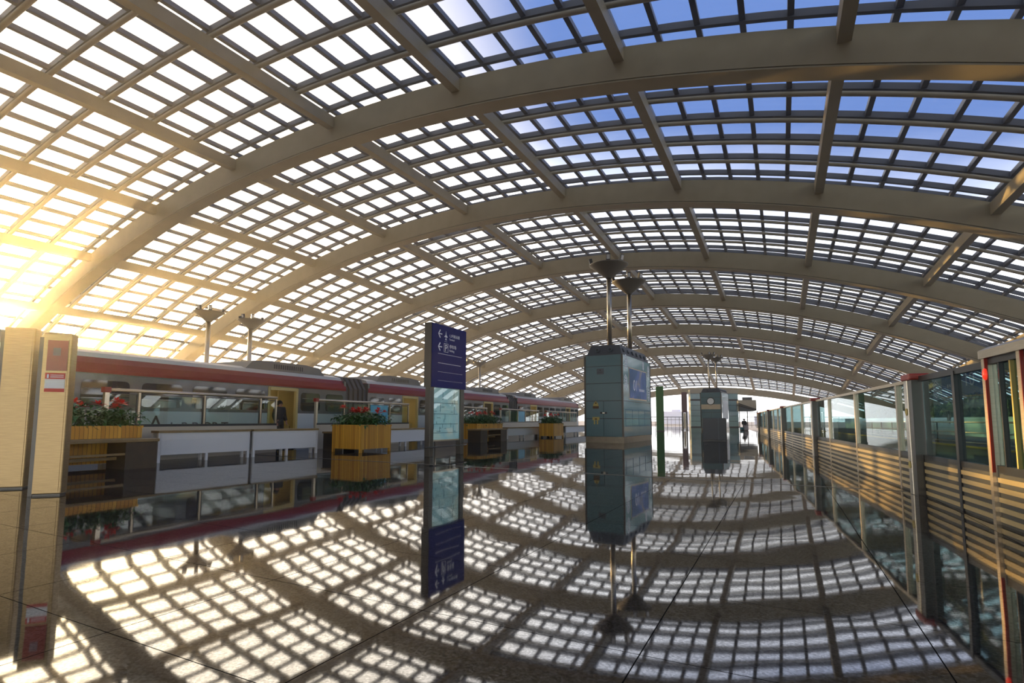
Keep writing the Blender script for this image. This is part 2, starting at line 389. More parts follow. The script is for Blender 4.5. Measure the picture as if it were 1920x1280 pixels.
# ------------------------------------------------------------------ vaulted roof
S = 1.0/.45
RY = [-4.0, 3.1, 10.0, 16.9, 24.06, 31.49, 39.29, 47.39, 55.47, 65.33]
ZA = [7.1, 7.56, 7.768, 7.83, 7.531, 7.168, 6.647, 6.041, 5.022, 3.458]      # crown height
RA = [40.5, 40.3, 39.886, 39.058, 39.674, 39.602, 38.992, 38.117, 40.477, 44.603]   # arch radius
XC = [-10.0, -9.85, -9.725, -9.577, -9.417, -9.292, -9.225, -9.153, -8.964, -8.225]  # crown line
PX = [-33.2, -29.75, -26.12, -22.35, -18.43, -14.45, -10.46, -6.5, -2.63, 1.16, 4.87, 8.58, 12.1]
def along(T, y):
    n = len(RY)
    i = max(0, min(n-2, next((k for k in range(n-1) if y <= RY[k+1]), n-2)))
    h = RY[i+1]-RY[i]; t_ = (y-RY[i])/h
    def sl(k):
        a_, b_ = max(k-1, 0), min(k+1, n-1); return (T[b_]-T[a_])/(RY[b_]-RY[a_])
    m0, m1 = sl(i)*h, sl(i+1)*h
    return (2*t_**3-3*t_**2+1)*T[i] + (t_**3-2*t_**2+t_)*m0 + (-2*t_**3+3*t_**2)*T[i+1] + (t_**3-t_**2)*m1
def zp(x, y):
    R = along(RA, y); d = min(abs(x-along(XC, y)), R-.1)
    return along(ZA, y) - (R-math.sqrt(R*R-d*d))
def W(x, y, dz): return (x*S, y*S, 1+S*(zp(x, y)+dz))       # roof units -> metres
def foot(y, side):
    R = along(RA, y); drop = along(ZA, y)+.70
    return along(XC, y) + side*math.sqrt(max(1, R*R-(R-drop)**2))
ceil = thing('ceiling', 'vaulted glass roof with cream arched ribs over the whole station', 'roof', kind='structure')
def arcx(y, n):
    a_, b_ = foot(y, -1), foot(y, 1); return [a_+(b_-a_)*k/n for k in range(n+1)]
RW = .42
for y in RY:
    mb = MB(); xs = arcx(y, 72); pts = [W(x, y, 0) for x in xs]
    mb.sweep(pts, [(0, -.365*S), (RW*S, -.365*S), (RW*S, .31*S), (0, .31*S)])
    mb.mi = 1; mb.sweep(pts, [(.02*S, -.385*S), ((RW-.02)*S, -.385*S), ((RW-.02)*S, -.365*S), (.02*S, -.365*S)])
    mb.mi = 0; mb.sweep(pts, [(0, -.415*S), (RW*S, -.415*S), (RW*S, -.385*S), (0, -.385*S)])
    mb.build('rib', [M['rib'], M['groove']], ceil)
def fr(a, b, n): return [a+(b-a)*k/n for k in range(n+1)]
for x in PX:
    mb = MB(); hw = .105*S
    for i in range(len(RY)-1):
        y0, y1 = RY[i]+RW-.01, RY[i+1]+.01
        if min(zp(x, y0), zp(x, y1)) < -.5: continue
        mb.sweepx([W(x, y, 0) for y in fr(y0, y1, 5)], [(-hw, 0), (hw, 0), (hw, .31*S), (-hw, .31*S)])
        for k in range(1, 6):
            y = RY[i] + (RY[i+1]-RY[i])*k/6; p = W(x, y, .31)
            mb.box(p[0]-.05, p[0]+.05, p[1]-.07, p[1]+.07, p[2]-.02, p[2]+.05*S)
    mb.build('purlin', M['rib'], ceil)
DT, DB = .37, .47
for i in range(len(RY)-1):
    y0, y1 = RY[i], RY[i+1]
    for k in range(7):
        y = y0+(y1-y0)*k/6 if 0 < k < 6 else (y0+RW+.05 if k == 0 else y1-.07)
        xs = arcx(y, 60); xs = [x for x in xs if zp(x, y) > -.62]
        if 0 < k < 6:
            mb = MB(); mb.tube([W(x, y, DT) for x in xs], .054*S, 8); mb.build('lattice_tube', M['tube'], ceil)
        mb = MB(); mb.sweep([W(x, y, DB) for x in xs], [(-.045*S, -.02*S), (.045*S, -.02*S), (.045*S, .12*S), (-.045*S, .12*S)])
        mb.build('glazing_bar', M['bar'], ceil)
    mb = MB()
    yy = fr(y0, y1, 6); xs = arcx(y0+RW, 60)
    for a_, b_ in zip(yy, yy[1:]):
        for c_, d_ in zip(xs, xs[1:]):
            mb.quad(W(c_, a_, DB+.115), W(d_, a_, DB+.115), W(d_, b_, DB+.115), W(c_, b_, DB+.115), True)
    mb.build('glazing', M['roofglass'], ceil)
for j in range(len(PX)-1):
    for k in range(5):
        x = PX[j]+(PX[j+1]-PX[j])*k/5
        mb = MB()
        for i in range(len(RY)-1):
            pts = [W(x, y, DB) for y in fr(RY[i], RY[i+1], 4)]
            if zp(x, RY[i+1]) < -.6: continue
            mb.sweepx(pts, [(-.052*S, 0), (.052*S, 0), (.052*S, .11*S), (-.052*S, .11*S)])
        mb.build('glazing_mullion', M['bar'], ceil)
for x in (-26.6, -22.8, -18.9, -14.9, -10.9, -7.0, -3.1, 1.0):       # small dark vents under the first rib's far edge
    p = W(x, RY[2]+RW, -.27); mb = MB(); sl = -(x+9.39)/40
    mb.box(-.32, .32, 0, .06, -.09, .09); o = mb.build('vent', M['black'], ceil); o.location = p; o.rotation_euler = (0, -math.atan(sl), 0)

# ------------------------------------------------------------------ train
T_RZ = math.atan(.0505)
def train_x(y): return -15.3 - .0505*(y-6.5)
ZK = lambda z: 1+(z-1)*1.03
def make_car(label, y0, length, lettering=None):
    t_ = thing('train_car', label, 'train', (train_x(y0), y0, 0), T_RZ, 'cars of the red airport train')
    Wd = 2.7; doors = [(2.55, 3.85), (length-3.85, length-2.55)]
    z_red0, z_red1, z_win0, z_win1, z_wh = ZK(2.1), ZK(2.5), ZK(1.28), ZK(1.93), ZK(1.19)
    # roof and red cantrail
    roof = MB()
    roof.prism([(-.14, z_red1), (-.22, z_red1+.12), (-.6, z_red1+.22), (-Wd/2, z_red1+.28), (-Wd+.6, z_red1+.22), (-Wd+.22, z_red1+.12), (-Wd+.14, z_red1)], 'y', .1, length-.1)
    roof.build('roof', M['trainroof'], t_)
    red = MB()
    red.prism([(.02, z_red0), (.03, z_red0+.08), (-.02, z_red0+.26), (-.14, z_red1), (-.3, z_red1), (-.3, z_red0)], 'y', 0, length)
    red.build('cantrail', M['trainred'], t_)
    # side wall in pieces, with the door openings left free
    spans = []; last = 0
    for a_, b_ in doors: spans.append((last, a_)); last = b_
    spans.append((last, length))
    low, mid, win, glow_ = MB(), MB(), [], None
    for a_, b_ in spans:
        low.box(-.10, .0, a_, b_, -.85, z_wh)
        mid.box(-.10, -.004, a_, b_, z_wh, z_red0)
        n = max(1, round((b_-a_)/1.45)); st = (b_-a_)/n
        for k in range(n):
            win.append((a_+k*st+.16, a_+(k+1)*st-.16))
    mid.box(-.10, -.004, 0, length, z_red0-.02, z_red0+.02)
    mid.box(-Wd, -Wd+.1, 0, length, -.85, z_red0+.4)
    mid.box(-Wd, 0, -.02, .1, -.85, z_red1-.02); mid.box(-Wd, 0, length-.1, length+.02, -.85, z_red1-.02)
    low.build('lower_side', M['trainwhite'], t_); mid.build('upper_side', M['traingrey'], t_)
    for a_, b_ in win:
        m_ = MB(); r_ = .12; pts = []
        for cx_, cz_, a0 in ((b_-r_, z_win1-r_, 0), (a_+r_, z_win1-r_, 90), (a_+r_, z_win0+r_, 180), (b_-r_, z_win0+r_, 270)):
            for q_ in range(5):
                an = math.radians(a0+q_*22.5); pts.append((cx_+r_*math.cos(an), cz_+r_*math.sin(an)))
        m_.prism(pts, 'x', -.02, .012); wo_ = m_.build('window', M['winglass'], t_)
        m_ = MB(); m_.box(.012, .018, a_+.06, b_-.06, z_win1-.22, z_win1-.20); m_.build('vent_bar', M['traingrey'], wo_)
    for a_, b_ in doors:
        m_ = MB()
        m_.box(-.10, .015, a_-.02, a_+.07, 0, z_red0-.04); m_.box(-.10, .015, b_-.07, b_+.02, 0, z_red0-.04); m_.box(-.10, .015, a_, b_, z_red0-.14, z_red0-.03)
        m_.build('door_frame', M['interior'], t_)
        m_ = MB(); m_.box(-.16, -.11, a_-.75, a_+.03, .02, z_red0-.12); m_.build('door', M['traingrey'], t_)
    # inside: floor, far lining, partitions, lamps
    m_ = MB(); m_.box(-Wd+.1, -.02, .1, length-.1, -.08, .0); m_.build('car_floor', M['slate'], t_)
    m_ = MB(); m_.box(-Wd+.1, -Wd+.14, .1, length-.1, 0, z_red1-.1); m_.box(-Wd+.1, -.1, .1, length-.1, z_red1-.14, z_red1-.06); m_.build('lining', M['interior'], t_)
    for a_, b_ in doors:
        m_ = MB(); m_.box(-.75, -.18, b_-.22, b_-.18, 0, .78); m_.box(-.75, -.70, b_-.22, b_-.18, .78, z_red0); m_.build('partition', M['interior'], t_)
        m_ = MB(); m_.box(-.9, -.3, b_-.17, b_-.02, .62, .74); m_.build('armrest', M['woodtop'], t_)
    m_ = MB(); m_.box(-Wd/2-.15, -Wd/2+.15, .6, length-.6, z_red1-.17, z_red1-.142); m_.build('ceiling_lamp', M['interiorlight'], t_)
    # roof units
    for a_, b_ in ((.9, 4.6), (length-4.6, length-.9)):
        m_ = MB(); zr = z_red1+.12
        m_.prism([(a_, zr), (b_, zr), (b_-.3, zr+.30), (b_-1.0, zr+.36), (a_+1.0, zr+.36), (a_+.3, zr+.30)], 'x', -Wd+.35, -.30)
        u_ = m_.build('roof_unit', M['acgrey'], t_)
        m_ = MB()
        for k in range(14): m_.box(-.302, -.288, a_+1.2+k*.10, a_+1.24+k*.10, zr+.10, zr+.26)
        m_.build('grille', M['black'], u_)
    m_ = MB(); m_.box(-2.4, -.3, .4, length-.4, -.94, -.80)
    for yb in (2.4, length-2.4):
        for s_ in (-1, 1):
            m_.tube([(-.45, yb+s_*.9, -.64), (-.58, yb+s_*.9, -.64)], .38, 20); m_.tube([(-Wd+.45, yb+s_*.9, -.64), (-Wd+.58, yb+s_*.9, -.64)], .38, 20)
    m_.build('undercarriage', M['black'], t_)
    if lettering:
        text_mesh('lettering', 'A', .62, M['letter'], t_, frame_matrix((.006, lettering-y0, ZK(.66)), (0,1,0), (0,0,1)), .002)
        for k, ch in enumerate('IRPORT'):
            text_mesh('lettering', ch, .44, M['letter'], t_, frame_matrix((.006, lettering-y0+.60+k*.325, ZK(.60)), (0,1,0), (0,0,1)), .002)
    return t_
def gangway(parent, length):
    m_ = MB(); Wd = 2.7; y0 = length
    prof = [(-.16, -.5), (-.16, 2.25), (-.45, 2.72), (-Wd/2, 2.86), (-Wd+.45, 2.72), (-Wd+.16, 2.25), (-Wd+.16, -.5)]
    n = 9
    for k in range(n):
        a_ = y0+.03+k*1.32/n; s_ = 0 if k % 2 else .09
        m_.prism([(x+(s_ if x > -Wd/2 else -s_), z) for x, z in prof], 'y', a_, a_+1.32/n)
    m_.build('gangway_bellows', M['bellows'], parent)
car1 = make_car('nearest car of the red airport train, behind the white boards and AIRPORT lettering', 1.4, 15.0, 8.55)
gangway(car1, 15.0)
car2 = make_car('middle car of the red airport train, passing behind the blue direction sign', 17.8, 15.0)
gangway(car2, 15.0)
car3 = make_car('farthest car of the red airport train, ending left of the near teal kiosk', 34.2, 15.0)
for side, x in (('left', -16.65), ('left', -18.1), ('right', 3.4), ('right', 4.85)):
    mb = MB(); dx = -.0505 if side == 'left' else -.0929
    mb.sweepx([(x-dx*0+dx*y*1.0+(.33 if side == 'left' else .64), y, -1.15) for y in (-8, 40, 84)], [(-.07, 0), (.07, 0), (.03, .03), (.03, .11), (-.03, .11), (-.03, .03)])
    near = 'nearer the platform' if x in (-16.65, 3.4) else 'farther from the platform'
    tag(mb.build('running_rail', M['rail']), 'steel running rail on the %s track, %s' % (side, near), 'rail', 'running rails')

# ------------------------------------------------------------------ glass barrier on the left
def glass_barrier(y0, y1, label, posters=(), cuts=None):
    x0 = left_line(y0); ln = (y1-y0)/math.cos(L_RZ)
    t_ = thing('glass_barrier', label, 'barrier', (x0, y0, 0), L_RZ, 'glass barriers along the train platform edge')
    m_ = MB(); m_.box(-.05, .05, 0, ln, .0, .80); m_.build('base_panel', M['beige'], t_)
    m_ = MB(); m_.box(-.03, .03, 0, ln, .80, .86); m_.build('sill', M['black'], t_)
    m_ = MB(); m_.tube([(0, 0, 1.63), (0, ln, 1.63)], .042, 12); m_.build('handrail', M['steel_soft'], t_)
    if cuts is None:
        n = max(2, round(ln/1.35)); cuts = [ln*k/n for k in range(n+1)]
    n = len(cuts)-1
    for k in range(n+1):
        m_ = MB(); y = min(max(cuts[k], .03), ln-.03); m_.box(-.025, .025, y-.025, y+.025, .8, 1.60); m_.build('post', M['steel_soft'] if k else M['steel'], t_)
    for k in range(n):
        m_ = MB(); m_.box(-.006, .006, cuts[k]+.03, cuts[k+1]-.03, .86, 1.56); g_ = m_.build('pane', M['clearglass'], t_)
        m_ = MB(); a_, b_ = cuts[k]+.035, cuts[k+1]-.035
        m_.box(-.012, .012, a_, a_+.02, .86, 1.56); m_.box(-.012, .012, b_-.02, b_, .86, 1.56); m_.box(-.012, .012, a_, b_, 1.54, 1.56); m_.build('pane_frame', M['black'], g_)
        if k in posters:
            m_ = MB(); m_.box(.007, .011, a_+.1, b_-.1, .86, 1.55); m_.build('poster', M['cyanposter'], g_)
    m_ = MB(); m_.box(-.06, .06, -.08, .06, 1.57, 1.69); m_.build('end_cap', M['redcap'], t_)
    m_ = MB(); m_.box(-.04, .04, -.05, .0, 0, 1.57); m_.build('end_post', M['steel'], t_)
    return t_
glass_barrier(6.45, 11.3, 'longest near glass barrier with steel handrail, behind the two nearest white boards', (), (0, .72, 2.42, 4.25, 4.866))
glass_barrier(13.0, 18.6, 'glass barrier with handrail and blue poster, behind the wooden planter by the blue sign', (2,))
glass_barrier(20.9, 26.7, 'glass barrier with handrail just right of the blue sign, behind its planter')
glass_barrier(28.7, 35.8, 'glass barrier with a bright cyan poster on one pane', (2,))
glass_barrier(37.5, 46.2, 'farthest glass barrier, behind the last flower planter')

# ------------------------------------------------------------------ white boards on legs
def white_board(a_, b_, h, label):
    a_, b_ = Vector((*a_, 0)), Vector((*b_, 0)); d = b_-a_; ln = d.length
    t_ = thing('board_barrier', label, 'barrier', a_, math.atan2(d.y, d.x), 'white boards in front of the glass barriers')
    m_ = MB()
    for k in range(3):
        z0 = .17+(h-.05-.17)*k/3; m_.box(.03, ln-.03, .0, .05, z0+.004, z0+(h-.05-.17)/3-.004)
    m_.box(.03, ln-.03, .01, .04, .17, h-.05)
    m_.build('board', M['white'], t_)
    m_ = MB(); m_.box(-.01, ln+.01, -.03, .32, h-.05, h); m_.build('top_plank', M['woodtop'], t_)
    for x in (.0, ln/2-.03, ln-.06):
        m_ = MB(); m_.box(x, x+.06, 0, .06, 0, h-.05 if x != ln/2-.03 else .17); m_.build('leg', M['white'], t_)
        m_ = MB(); m_.box(x, x+.06, .24, .30, 0, h-.05); m_.build('leg', M['white'], t_)
    m_ = MB(); m_.box(.03, ln-.03, .25, .29, .17, h-.05); m_.build('back_board', M['white'], t_)
white_board((-12.45,7.15), (-12.32,9.38), .72, 'nearest white board barrier on short legs, left of its twin')
white_board((-12.31,9.48), (-12.18,11.55), .72, 'white board barrier on short legs, left of the planter by the blue sign')
white_board((-12.35,14.6), (-12.42,17.4), .66, 'white board barrier between planter and blue sign')
white_board((-12.45,24.4), (-12.3,28.0), .60, 'white slatted board barrier beneath the cyan poster')
white_board((-12.3,32.3), (-12.35,37.0), .60, 'farthest white board barrier, right of the last flower planter')

# ------------------------------------------------------------------ planters
def leaf_clump(rng, x0, x1, y0, y1, z, h, n):
    m_ = MB()
    for _ in range(n):
        x, y = rng.uniform(x0-.06, x1+.06), rng.uniform(y0-.06, y1+.06)
        zc = z + h*rng.random()**.85*(1-.35*max(abs((x-(x0+x1)/2)/(x1-x0)), abs((y-(y0+y1)/2)/(y1-y0)))*2)
        az = rng.uniform(0, 2*PI); ln = rng.uniform(.11, .23); wd = ln*.42; tl = rng.uniform(-.5, .6)
        d = Vector((math.cos(az)*math.cos(tl), math.sin(az)*math.cos(tl), math.sin(tl))); s_ = Vector((-math.sin(az), math.cos(az), 0))
        p = Vector((x, y, zc)); q_ = p+d*ln; mid_ = p+d*ln*.5+Vector((0,0,ln*.12))
        m_._faces([p, mid_+s_*wd*.5, q_-Vector((0,0,ln*.18)), mid_-s_*wd*.5, mid_-Vector((0,0,.012))], [(0,4,1),(1,4,2),(2,4,3),(3,4,0)], False)
    for _ in range(int(n/12)):
        x, y = rng.uniform(x0, x1), rng.uniform(y0, y1)
        m_.tube([(x, y, z-.03), (x+rng.uniform(-.05,.05), y+rng.uniform(-.05,.05), z+h*.7)], .006, 5)
    return m_
def bloom(rng, p, r):
    m_ = MB(); n = 9
    for k in range(n):
        az = 2*PI*k/n + rng.uniform(-.2, .2); tl = rng.uniform(-.1, .5); ln = r*rng.uniform(.75, 1.1)
        d = Vector((math.cos(az)*math.cos(tl), math.sin(az)*math.cos(tl), math.sin(tl))); s_ = Vector((-math.sin(az), math.cos(az), 0))
        b_ = Vector(p); m1 = b_+d*ln*.55; q_ = b_+d*ln+Vector((0,0,-.02))
        m_._faces([b_, m1+s_*ln*.24, q_, m1-s_*ln*.24], [(0,1,2),(0,2,3)])
    for k in range(5):
        az = 2*PI*k/5; d = Vector((math.cos(az)*.6, math.sin(az)*.6, .8)); s_ = Vector((-math.sin(az), math.cos(az), 0)); b_ = Vector(p)
        m_._faces([b_, b_+d*r*.4+s_*r*.16, b_+d*r*.7, b_+d*r*.4-s_*r*.16], [(0,1,2),(0,2,3)])
    return m_
def planter(loc, rz, lx, ly, h, label, seed, nb=9, fh=.42, leg=.10):
    rng = random.Random(seed)
    t_ = thing('flower_planter', label, 'planter', loc, rz, 'wooden flower planters along the left side')
    m_ = MB(); w_ = .03
    m_.box(0, lx, 0, w_, leg, h); m_.box(0, lx, ly-w_, ly, leg, h); m_.box(0, w_, w_, ly-w_, leg, h); m_.box(lx-w_, lx, w_, ly-w_, leg, h)
    m_.box(w_, lx-w_, w_, ly-w_, leg, leg+.03)
    m_.build('box', M['wood'], t_)
    m_ = MB()
    for a_ in ((-.015, lx+.015, -.015, .035), (-.015, lx+.015, ly-.035, ly+.015), (-.015, .035, .035, ly-.035), (lx-.035, lx+.015, .035, ly-.035)):
        m_.box(*a_, h-.04, h+.005)
    m_.build('rim', M['wood'], t_)
    for x, y in ((.0, .0), (lx-.07, 0), (0, ly-.07), (lx-.07, ly-.07)):
        m_ = MB(); m_.box(x, x+.07, y, y+.07, 0, leg); m_.build('leg', M['wood'], t_)
    m_ = MB(); m_.box(w_, lx-w_, w_, ly-w_, h-.14, h-.06); m_.build('soil', M['soil'], t_)
    leaf_clump(rng, .06, lx-.06, .06, ly-.06, h-.05, fh, int(800*lx*ly/1.5)+260).build('foliage', M['leaf'], t_)
    for _ in range(nb):
        p = (rng.uniform(.1, lx-.1), rng.uniform(.1, ly-.1), h+fh*rng.uniform(.72, 1.02))
        bloom(rng, p, rng.uniform(.14, .22)).build('bloom', M['petal'], t_)
    return t_
planter((-13.05,4.3,0), 0, .95, 2.30, .84, 'large wooden flower planter behind the bench beside the steel pillars', 3, 18, .52)
planter((-12.32,12.25,0), -.05, 1.22, 1.30, .82, 'square wooden flower planter left of the blue direction sign', 5, 16, .50)
planter((-13.2,20.95,0), 0, .95, 2.5, .80, 'wooden flower planter just right of the blue direction sign, behind a bench', 8, 11, .52)
planter((-11.95,27.25,0), 0, .85, 1.5, .79, 'farthest wooden flower planter, left of the near teal kiosk', 11, 8, .50)

def bench(loc, rz, lx, ly, h, label):
    t_ = thing('bench', label, 'bench', loc, rz, 'dark timber benches beside the planters')
    m_ = MB(); m_.box(0, lx, 0, ly, h-.06, h); m_.build('seat', M['woodtop'], t_, .008)
    e = min(.6, ly*.28)
    for y in (0.02, ly-.02-e):
        m_ = MB(); m_.box(.04, .08, y, y+e, 0, h-.06); m_.box(lx-.08, lx-.04, y, y+e, 0, h-.06)
        m_.box(.08, lx-.08, y, y+.04, 0, h-.06); m_.box(.08, lx-.08, y+e-.04, y+e, 0, h-.06); m_.build('leg', M['darkwood'], t_)
    m_ = MB(); m_.box(lx/2-.03, lx/2+.03, e, ly-e, .18, .24); m_.box(lx-.10, lx-.05, e, ly-e, .28, .32); m_.build('stretcher', M['woodtop'], t_)
bench((-12.05,4.1,0), .02, .72, 2.45, .59, 'low timber bench in front of the large planter, beside the steel pillars')
bench((-13.0,12.5,0), 0, .55, 1.3, .60, 'dark bench half hidden behind the square planter left of the blue sign')
bench((-12.2,20.0,0), 0, .72, 2.5, .58, 'dark bench in front of the planter right of the blue sign')
bench((-12.75,28.3,0), 0, .60, 2.0, .58, 'dark bench beside the farthest flower planter')

# ------------------------------------------------------------------ steel pillars at left
def pillar(loc, rz, lx, ly, h, label, screen):
    t_ = thing('steel_pillar', label, 'pillar', loc, rz, 'brushed steel pillars at the left')
    m_ = MB(); m_.box(0, lx, 0, ly, .02, h); m_.build('body', M['pillar_steel'], t_, .012)
    m_ = MB(); m_.box(.01, lx-.01, .01, ly-.01, 0, .022); m_.build('plinth', M['steel_dark'], t_)
    m_ = MB(); m_.box(.03, lx-.03, -.006, .0, .05, h-.08); m_.build('front_panel', M['pillar_steel'], t_)
    m_ = MB(); m_.box(-.05, -.002, .03, ly-.03, 0, h-.06); m_.build('side_channel', M['steel_dark'], t_)
    if screen:
        m_ = MB(); m_.box(.055, lx-.035, -.016, -.006, h-.50, h-.10); s_ = m_.build('screen', M['screen'], t_)
        m_ = MB(); m_.box(.12, .20, -.019, -.016, h-.30, h-.20); m_.build('icon', M['mauve'], s_)
        m_ = MB(); m_.box(.05, lx-.045, -.010, -.006, h-.78, h-.53); n_ = m_.build('notice', M['paper'], t_)
        m_ = MB(); m_.box(.05, lx-.045, -.012, -.010, h-.61, h-.53); m_.box(.05, lx-.045, -.012, -.010, h-.78, h-.735); m_.build('notice_band', M['noticered'], n_)
        m_ = MB(); m_.box(.07, .09, -.0135, -.012, h-.60, h-.55)
        for k in range(3): m_.box(.105, lx-.06, -.0135, -.012, h-.56-k*.016, h-.555-k*.016)
        for k in range(4): m_.box(.06, lx-.055, -.0115, -.010, h-.645-k*.022, h-.64-k*.022)
        m_.build('notice_lettering', M['whiteline'], n_)
    return t_
PRZ = math.atan2(.74, .67)
pillar((-8.57,3.38,0), PRZ, .31, .20, 2.12, 'brushed steel pillar with red screen and notice, right one of two', True)
pillar((-9.84,3.42,0), PRZ, .36, .20, 2.30, 'plain brushed steel pillar at the left picture edge, no screen', False)

# ------------------------------------------------------------------ blue direction sign
sg = thing('direction_sign', 'tall blue direction sign with glass map panel on two dark posts', 'sign', (-8.35, 11.80, 0), 0)
SW = 1.72
for y in (0, SW-.17):
    m_ = MB(); m_.box(-.17, 0, y, y+.17, 0, 3.58); m_.build('post', M['steel_dark'], sg, .006)
m_ = MB(); m_.box(-.20, .035, -.005, SW+.03, 1.87, 3.62); bl = m_.build('blue_panel', M['signblue'], sg, .006)
m_ = MB(); m_.box(-.205, .02, -.02, -.004, 1.86, 3.625); m_.build('edge_trim', M['steel_dark'], bl)
m_ = MB(); m_.box(-.10, -.06, .17, SW-.17, .44, 1.87); mp_ = m_.build('map_panel', M['map'], sg)
m_ = MB()
rg = random.Random(4)
for z in (.62, .86, 1.14, 1.44): m_.box(-.060, -.057, .22, SW-.25, z, z+.012)
for _ in range(26):
    y, z = rg.uniform(.2, SW-.35), rg.uniform(.55, 1.6)
    if rg.random() < .5: m_.box(-.060, -.0565, y, y+rg.uniform(.06,.22), z, z+.012)
    else: m_.box(-.060, -.0565, y, y+.012, z, z+rg.uniform(.06,.25))
m_.build('map_lines', M['mapline'], mp_)
m_ = MB(); m_.box(-.055, -.050, .17, SW-.17, .44, 1.87); m_.build('map_glass', M['clearglass'], sg)
m_ = MB(); m_.box(-.11, -.05, .17, SW-.17, .40, .44); m_.build('lower_frame', M['steel'], sg)
m_ = MB(); m_.tube([(.02, -.25, .26), (.06, .1, .255), (.06, SW-.1, .255), (.02, SW+.12, .26)], .018, 8); m_.build('foot_rail', M['steel_dark'], sg)
xs_ = .037
def ybox(m_, y0, y1, z0, z1): m_.box(.035, .039, y0, y1, z0, z1)
m_ = MB()
for k, (z, y1, th) in enumerate(((2.80, 1.50, .010), (2.54, 1.45, .012), (2.30, 1.55, .006), (2.06, 1.55, .005))): ybox(m_, .28, y1, z, z+th)
m_.build('rule_lines', M['whiteline'], bl)
def arrow(z):
    m_ = MB(); ybox(m_, .31, .47, z-.014, z+.014)
    for s_ in (-1, 1):
        a_ = [(.275, z), (.305, z), (.385, z+s_*.085), (.385, z+s_*.115), (.355, z+s_*.115)]
        m_.prism(a_, 'x', .035, .039)
    m_.build('arrow', M['whiteline'], bl)
arrow(3.36); arrow(3.00)
m_ = MB()       # aircraft pictogram
for pl in ([(.66,3.47),(.675,3.40),(.675,3.36),(.74,3.31),(.74,3.29),(.675,3.31),(.672,3.25),(.70,3.225),(.70,3.21),(.66,3.22),(.62,3.21),(.62,3.225),(.648,3.25),(.645,3.31),(.58,3.29),(.58,3.31),(.645,3.36),(.645,3.40)],):
    m_.prism(pl, 'x', .035, .039)
ybox(m_, .59, .73, 3.165, 3.172)
m_.build('aircraft_symbol', M['whiteline'], bl)
m_ = MB(); 
for a_ in ((.565,.575,2.87,3.12), (.765,.775,2.87,3.12), (.565,.775,2.87,2.88), (.565,.775,3.11,3.12)): ybox(m_, *a_)
m_.build('parking_border', M['whiteline'], bl)
def sign_text(body, size, y, z): text_mesh('sign_lettering', body, size, M['whiteline'], bl, frame_matrix((.037, y, z), (0,1,0), (0,0,1)), .002)
sign_text('P', .27, .60, 2.90); sign_text('1,2号航站楼', .105, .83, 3.33); sign_text('Terminal', .075, .83, 3.235)
sign_text('停车场', .12, .84, 3.01); sign_text('Parking', .085, .84, 2.91)

# ------------------------------------------------------------------ lamp masts
def lamp_mast(loc, zbase, zrim, dia, bowl_h, label, pole_r=.085, group='uplight masts', turn=0):
    t_ = thing('lamp_mast', label, 'lamp', (loc[0], loc[1], zbase), turn, group)
    zr = zrim-zbase; r = dia/2
    m_ = MB(); m_.tube([(0,0,0), (0,0,zr-bowl_h+.05)], pole_r, 16); m_.build('pole', M['steel'], t_)
    m_ = MB(); m_.lathe([(pole_r*1.2, zr-bowl_h-.03), (pole_r*1.5, zr-bowl_h+.02), (r*.35, zr-bowl_h*.80), (r*.62, zr-bowl_h*.48), (r*.85, zr-bowl_h*.2), (r, zr-.03), (r*1.01, zr), (r*.97, zr), (r*.80, zr-bowl_h*.18), (r*.3, zr-bowl_h*.6)], n=36)
    m_.build('bowl', M['bowl'], t_)
    for az in (200, 285, 330, 80):
        a_ = math.radians(az); x, y = math.cos(a_)*r*.86, math.sin(a_)*r*.86
        m_ = MB(); m_.box(-.055*dia, .055*dia, -.04*dia, .04*dia, .02, .19*dia); f_ = m_.build('floodlight', M['black'], t_, .01)
        f_.location = (x, y, zr-.02); f_.rotation_euler = (.25, 0, a_+PI/2)
        m_ = MB(); m_.box(-.04*dia, .04*dia, -.046*dia, -.04*dia, .05*dia, .165*dia); m_.build('lens', M['floodglass'], f_)
    return t_
lamp_mast((-6.95,24.0), 4.325, 8.22, 1.78, .62, 'uplight mast on the near teal kiosk, front and taller one of its pair', .11)
lamp_mast((-6.77,27.0), 4.325, 8.10, 1.70, .62, 'uplight mast on the near teal kiosk, rear one of its pair', .11)
lamp_mast((-30.0,19.7), -1.25, 7.29, 1.68, .55, 'uplight mast behind the train roof, leftmost of all', .13)
lamp_mast((-30.1,22.6), -1.25, 7.30, 1.60, .55, 'uplight mast behind the train, second from the left', .13)
lamp_mast((-30.8,53.2), -1.25, 7.55, 1.48, .52, 'distant uplight mast just right of the blue sign', .12)
lamp_mast((-32.0,51.8), -1.25, 7.55, 1.48, .52, 'distant uplight mast half hidden by the blue sign edge', .12)

